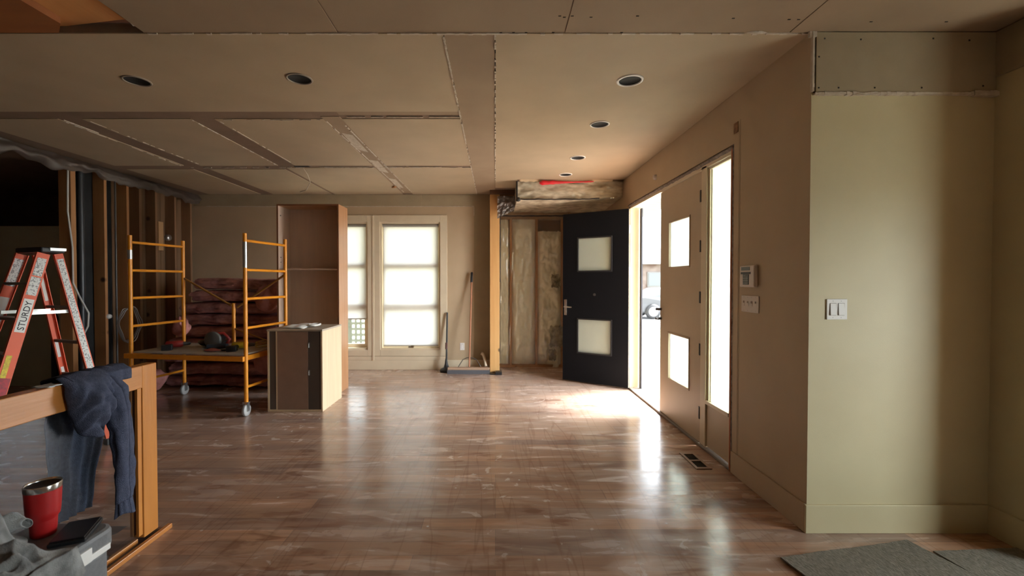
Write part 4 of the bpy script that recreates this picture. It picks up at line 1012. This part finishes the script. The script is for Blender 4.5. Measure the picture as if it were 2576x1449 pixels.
def sleeve(u, v):
    f = v * 30; i = min(29, int(f)); k = f - i
    p = Vector(pts[i]).lerp(Vector(pts[i + 1]), k); r = lerp(rad[i], rad[i + 1], k); a = u * 2 * math.pi
    rr = r * (1 + .13 * math.sin(3 * a + v * 6) + .07 * math.sin(5 * a - v * 11) + .08 * nz(math.cos(a) * 2, math.sin(a) * 2, v * 9) + .05 * math.sin(v * 42 + 2 * math.sin(a)))
    return (max(gx + .036, p.x + .6 * rr * math.cos(a)), p.y + rr * math.sin(a), p.z + .006 * math.sin(a))
s1 = obj('sleeve', MB().sheet(sleeve, 28, 60), HOOD, hd, solid=.004)
def cuff(u, v):
    a = u * 2 * math.pi; p = Vector(pts[-1]); r = .036 + .012 * v * (1 + .5 * nz(math.cos(a) * 2, math.sin(a) * 2))
    r *= 1 + .07 * math.sin(9 * a)
    return (max(gx + .036, p.x + .6 * r * math.cos(a)), p.y + .006 * v + r * math.sin(a), p.z + .01 - .085 * v - .012 * v * math.sin(a * 2))
obj('cuff', MB().sheet(cuff, 60, 10), HOOD, s1, solid=.003)
def sleeve2(u, v):
    a = u * 2 * math.pi; p = Vector((gx - .12 - .01 * v, lerp(2.16, 2.02, v), lerp(.93, .30, v))); r = lerp(.06, .035, v) * (1 + .12 * math.sin(3 * a + v * 7))
    return (p.x + .5 * r * math.cos(a), p.y + r * math.sin(a), p.z)
obj('sleeve', MB().sheet(sleeve2, 20, 30), HOOD, hd, solid=.004)

# ---------------------------------------------------------------- cooler, tumbler, phone, t-shirt
cl = tag(empty('cooler', (-1.68, 1.45, 0)), 'grey hard cooler with a white latch strip below the railing', 'cooler')
cx0, cx1, cy0, cy1 = -1.85, -1.515, 1.02, 1.745
def rbox(m, x0, x1, y0, y1, z0, z1, r, n=6):
    ring = []
    for cx, cy, a0 in ((x1 - r, y1 - r, 0), (x0 + r, y1 - r, 90), (x0 + r, y0 + r, 180), (x1 - r, y0 + r, 270)):
        for k in range(n + 1): a = math.radians(a0 + 90 * k / n); ring.append((cx + r * math.cos(a), cy + r * math.sin(a)))
    N_ = len(ring); m.add([(x, y, z) for z in (z0, z1) for x, y in ring], [tuple(range(N_))[::-1], tuple(range(N_, 2 * N_))] + [(k, (k + 1) % N_, N_ + (k + 1) % N_, N_ + k) for k in range(N_)])
m = MB(); rbox(m, cx0 + .012, cx1 - .012, cy0 + .012, cy1 - .012, 0, .362, .05); obj('body', m, COOL, cl, bevel=.008)
m = MB(); rbox(m, cx0, cx1, cy0, cy1, .368, .452, .055); obj('lid', m, COOL, cl, bevel=.016)
m = MB(); m.box(cx1 - .002, cx1 + .006, 1.52, cy1 - .045, .372, .396); m.box(cx1 - .002, cx1 + .008, 1.52, 1.62, .372, .424)
obj('latch_strip', m, WHITEP, cl, bevel=.002)
m = MB(); 
obj('side_handle', MB().tube([(cx0 + .07, cy1 - .01, .31), (cx0 + .07, cy1 + .02, .29), (cx1 - .07, cy1 + .02, .29), (cx1 - .07, cy1 - .01, .31)], .010, 8), BLK, cl)
ZC = .452
tm = tag(empty('tumbler', (-1.725, 1.655, ZC)), 'red insulated tumbler with a steel rim standing on the cooler', 'tumbler')
c = (-1.725, 1.655, ZC)
obj('body', MB().lathe([(0, .0), (.034, .0), (.037, .004), (.040, .060), (.0405, .066), (.0475, .076), (.0495, .095), (.0535, .176)], c, 48), CUPR, tm)
obj('rim', MB().lathe([(.0535, .176), (.0542, .178), (.0550, .196), (.0545, .199), (.052, .199), (.0505, .192)], c, 48), CHROME, tm)
obj('lid', MB().lathe([(.0505, .192), (.048, .188), (.0, .186)], c, 40), BLK, tm)
M_ = Matrix.Translation((-1.60, 1.655, ZC)) @ Matrix.Rotation(.42, 4, 'Z')
ph = tag(empty('phone_wallet', (-1.60, 1.655, ZC)), 'black leather phone case lying on the cooler lid beside the tumbler', 'phone case')
obj('case', MB().box(-.055, .055, -.082, .082, 0.001, .017, M_), mat('black_leather', (.010, .010, .011), .5, bump=.3, bscale=150), ph, bevel=.005)
obj('phone', MB().box(-.050, .050, -.076, .076, .017, .022, M_), mat('phone_glass', (.006, .006, .008), .45), ph, bevel=.002)
# crumpled t-shirt draped over the near part of the cooler
def creases(x, y):
    h = 0
    for th, fr, am, sd in ((.5, 19, 1, 1), (1.7, 27, .7, 2), (2.6, 40, .45, 3), (.1, 55, .25, 4)):
        p_ = x * math.cos(th) + y * math.sin(th); q_ = -x * math.sin(th) + y * math.cos(th)
        t_ = p_ * fr + 3.2 * nz(q_ * 7, p_ * 5, sd * 3.1)
        m_ = max(0, .5 + nz(x * 6, y * 6, sd * 5.3))
        h += am * m_ * (1 - abs(math.sin(t_))) ** 1.6
    return h
def tee(u, v):
    x = lerp(-1.875, -1.485, u); y = lerp(1.02, 1.60 + .035 * math.sin(u * 7) - .05 * u, v)
    ed = min(1, 6 * (1 - v)) * min(1, 5 * (1 - u) + .15)
    mound = math.exp(-((x + 1.80) / .12) ** 2 - ((y - 1.47) / .12) ** 2) * .075 + math.exp(-((x + 1.66) / .10) ** 2 - ((y - 1.22) / .2) ** 2) * .03
    z = ZC + .012 + (.075 * creases(x, y) + 1.2 * mound + .012) * ed
    x += .02 * nz(x * 14, y * 14, 7); y += .02 * nz(x * 13, y * 13, 4)
    if u > .93: z -= (u - .93) / .07 * .10
    return (x, y, max(z, ZC + .006) if u <= .93 else z)
o = obj('t_shirt', MB().sheet(tee, 170, 190), TEE, solid=.004); tag(o, 'crumpled grey t-shirt heaped on the near end of the cooler', 't-shirt')
def fold(u, v):
    a = u * math.pi * 2
    p = Vector((lerp(-1.835, -1.70, v), lerp(1.49, 1.575, v) , ZC + .085 + .02 * math.sin(v * 3) + .012 * nz(v * 5, 1)))
    r = .020 * (1 + .35 * nz(v * 8, math.cos(a) * 1.5)) * (1 - .5 * (2 * v - 1) ** 6)
    return (p.x + .5 * r * math.cos(a), p.y + 1.1 * r * math.cos(a), p.z + 1.25 * r * math.sin(a) + .006 * math.sin(v * 18 + a))
obj('sleeve', MB().sheet(fold, 24, 50), TEE, o, solid=.003)
def side_drop(u, v):
    y = lerp(1.05, 1.52, u); z = lerp(ZC + .025, .02, v)
    return (-1.492 + .018 * math.sin(y * 34 + v * 2) * (.4 + v) + .01 * nz(y * 20, z * 9), y - .10 * (1 - u) * 0 - .14 * (u ** 3) * v * 0, z)
obj('hanging_flap', MB().sheet(side_drop, 60, 40), TEE, o, solid=.004)

# plastic film on the floor beyond the glass
m = MB()
m.sheet(lambda u, v: (lerp(-3.6, -2.12, u), lerp(1.0, 2.5, v), .006 + .016 * max(0, nz(u * 9 + v * 5, v * 15)) + .008 * abs(nz(u * 20, v * 34))), 110, 110)
o = obj('plastic_sheeting', m, POLYD); tag(o, 'wrinkled plastic sheet covering the floor behind the glass guard', 'plastic sheet')

# ---------------------------------------------------------------- broom, pole, pvc
bm = tag(empty('push_broom', (-.42, 6.72, 0)), 'wide push broom with a wooden handle leaning on the back wall', 'broom')
obj('handle', MB().tube([(-.40, 6.70, .10), (-.375, 6.93, 1.42)], .0125, 12), HANDLEW, bm)
obj('grip', MB().tube([(-.376, 6.925, 1.40), (-.373, 6.945, 1.55), (-.3728, 6.947, 1.56)], [.019, .020, .012], 12), BLK, bm)
obj('head_block', MB().box(-.73, -.09, 6.66, 6.73, .058, .095), mat('broom_block', (.40, .26, .17), .6), bm, bevel=.006)
m = MB()
for k in range(3): m.box(-.735 + k * .003, -.085 - k * .003, 6.655 + k * .02, 6.675 + k * .02, 0.0, .06)
m.box(-.735, -.085, 6.652, 6.735, .0, .058)
obj('bristles', m, BRIST, bm)
obj('brace', MB().tube([(-.57, 6.70, .10), (-.50, 6.715, .21), (-.44, 6.73, .235), (-.40, 6.725, .24)], .006, 8).tube([(-.22, 6.70, .10), (-.29, 6.715, .21), (-.35, 6.73, .235), (-.40, 6.725, .24)], .006, 8), DSTEEL, bm)
pl = tag(empty('tamper_pole', (-.765, 6.85, 0)), 'black upright pole with a flared foot beside the right window', 'tool')
obj('shaft', MB().tube([(-.770, 6.86, .03), (-.765, 6.95, .92)], .014, 12), BLK, pl)
obj('collar', MB().tube([(-.770, 6.86, .35), (-.769, 6.87, .45)], .019, 12), mat('pole_maroon', (.08, .02, .015), .5), pl)
obj('foot', MB().lathe([(0, .0), (.10, .0), (.105, .02), (.085, .045), (.045, .06), (.025, .12), (.016, .2)], (-.770, 6.855, 0), 24), BLK, pl)
o = obj('plumbing_pipe', MB().tube([(-.145, 6.77, .095), (-.155, 6.80, .16), (-.185, 6.90, .24), (-.20, 6.92, .262), (-.225, 6.92, .275)], [.024, .024, .022, .026, .026], 14), mat('ivory_pipe', (.78, .68, .52), .4)); tag(o, 'short ivory plastic elbow pipe propped between broom and fir post', 'pipe')
for v in o.data.vertices: pass

# hanging string of tape from the ceiling slot
o = obj('paper_tape', MB().tube([(-2.34, 5.35, 2.795), (-2.33, 5.45, 2.74), (-2.36, 5.6, 2.68), (-2.50, 5.8, 2.62), (-2.62, 5.9, 2.615)], [.003, .004, .004, .006, .012], 6), PLAST); tag(o, 'thin strip of paper tape drooping from the ceiling above the tall cabinet', 'tape')

# ---------------------------------------------------------------- outside
struct(box_('ground', (-60, 90, 7.9, 110, -.35, -.30), GRASS)).name = 'lawn'
struct(box_('ground', (1.95, 90, -20, 7.9, -.35, -.30), CONC)).name = 'driveway'
struct(box_('ground', (5.4, 80, 15.5, 26, -.32, -.28), ASPH)).name = 'street'
struct(box_('ground', (1.95, 4.2, 2.7, 9.0, -.30, -.02), CONC)).name = 'porch_slab'
struct(box_('ground', (-8, 1.9, 7.52, 8.6, -.30, -.10), CONC)).name = 'patio_slab'
m = MB(); m.box(1.92, 3.1, 2.7, 9.3, 2.78, 2.98)
for k in range(33): m.box(1.92, 3.1, 2.7 + k * .2, 2.7 + k * .2 + .185, 2.765, 2.78)
o = obj('porch_roof', m, SOFF); struct(o)
hs = tag(empty('house', (15, 41, -.3)), 'brick house across the street seen through the open entry', 'house')
obj('wall', MB().box(8, 24, 38, 44, -.3, 2.9), BRICK, hs)
obj('roof', MB().add([(7.5, 37.5, 2.9), (24.5, 37.5, 2.9), (24.5, 44.5, 2.9), (7.5, 44.5, 2.9), (7.5, 41, 4.6), (24.5, 41, 4.6)], [(0, 1, 5, 4), (2, 3, 4, 5), (0, 4, 3), (1, 2, 5), (0, 3, 2, 1)]), ROOFM, hs)
for x in (10.5, 13.2, 17, 20.5):
    wv_ = obj('window', MB().box(x, x + 1.3, 37.93, 38.0, .9, 2.2), SIDING, hs); obj('pane', MB().box(x + .1, x + 1.2, 37.9, 37.94, 1.0, 2.1), GLASSD, wv_)
obj('door', MB().box(15.3, 16.2, 37.94, 38.0, -.1, 2.0), SIDING, hs)
car = tag(empty('car', (8.2, 20.2, -.28)), 'silver parked car seen through the open entry', 'car')
prof = [(6.05, .30), (6.0, .75), (6.15, .92), (6.6, 1.0), (7.25, 1.38), (8.6, 1.42), (9.3, 1.02), (10.3, .85), (10.45, .55), (10.4, .28)]
def loft(pr, y0, y1, ins, zoff=-.28):
    m = MB(); n = len(pr); vs = []
    for y, s in ((y0, 0), (y0 - .0, 0), (y1, 0)): pass
    def ringv(y, top_in): return [(x, y + (top_in if z > 1.0 else 0), z + zoff) for x, z in pr]
    A = ringv(y0, ins); B = ringv(y1, -ins); m.add(A + B, [tuple(range(n)), tuple(range(n, 2 * n))[::-1]] + [(i, n + i, n + (i + 1) % n, (i + 1) % n) for i in range(n)]); return m
obj('body', loft(prof, 19.4, 21.1, .18), CARP, car, bevel=.05)
obj('side_window', MB().add([(6.85, 19.44, .78), (7.3, 19.52, 1.05), (8.5, 19.52, 1.08), (9.0, 19.44, .78)], [(0, 3, 2, 1)]), GLASSD, car, solid=.02)
for x in (7.0, 9.55):
    for y in (19.42, 21.08):
        wh = obj('wheel', MB().lathe([(0, -.11), (.24, -.11), (.33, -.09), (.34, 0), (.33, .09), (.24, .11), (0, .11)], (x, y, .06), 28, 'y'), BLK, car)
        obj('hub_cap', MB().lathe([(0, -.125), (.2, -.12), (.21, -.10)], (x, y, .06), 20, 'y'), STEEL, wh)
obj('tail_light', MB().box(6.02, 6.12, 19.38, 19.7, .42, .58), RED, car)
o = MB()
for k in range(5): o.box(-2.66 + k * .09 , -2.66 + k * .09 + .035, 7.98, 8.02, .10, .72)
for k in range(6): o.box(-2.66, -2.265, 7.975, 8.025, .10 + k * .105, .10 + k * .105 + .045)
o.box(-2.95, -2.66, 7.98, 8.02, -.1, .74); o.box(-2.265, -1.9, 7.98, 8.02, -.1, .74)
o = obj('lattice_panel', o, LATT); tag(o, 'grey-green lattice panel outside the left window under its blind', 'fence panel')
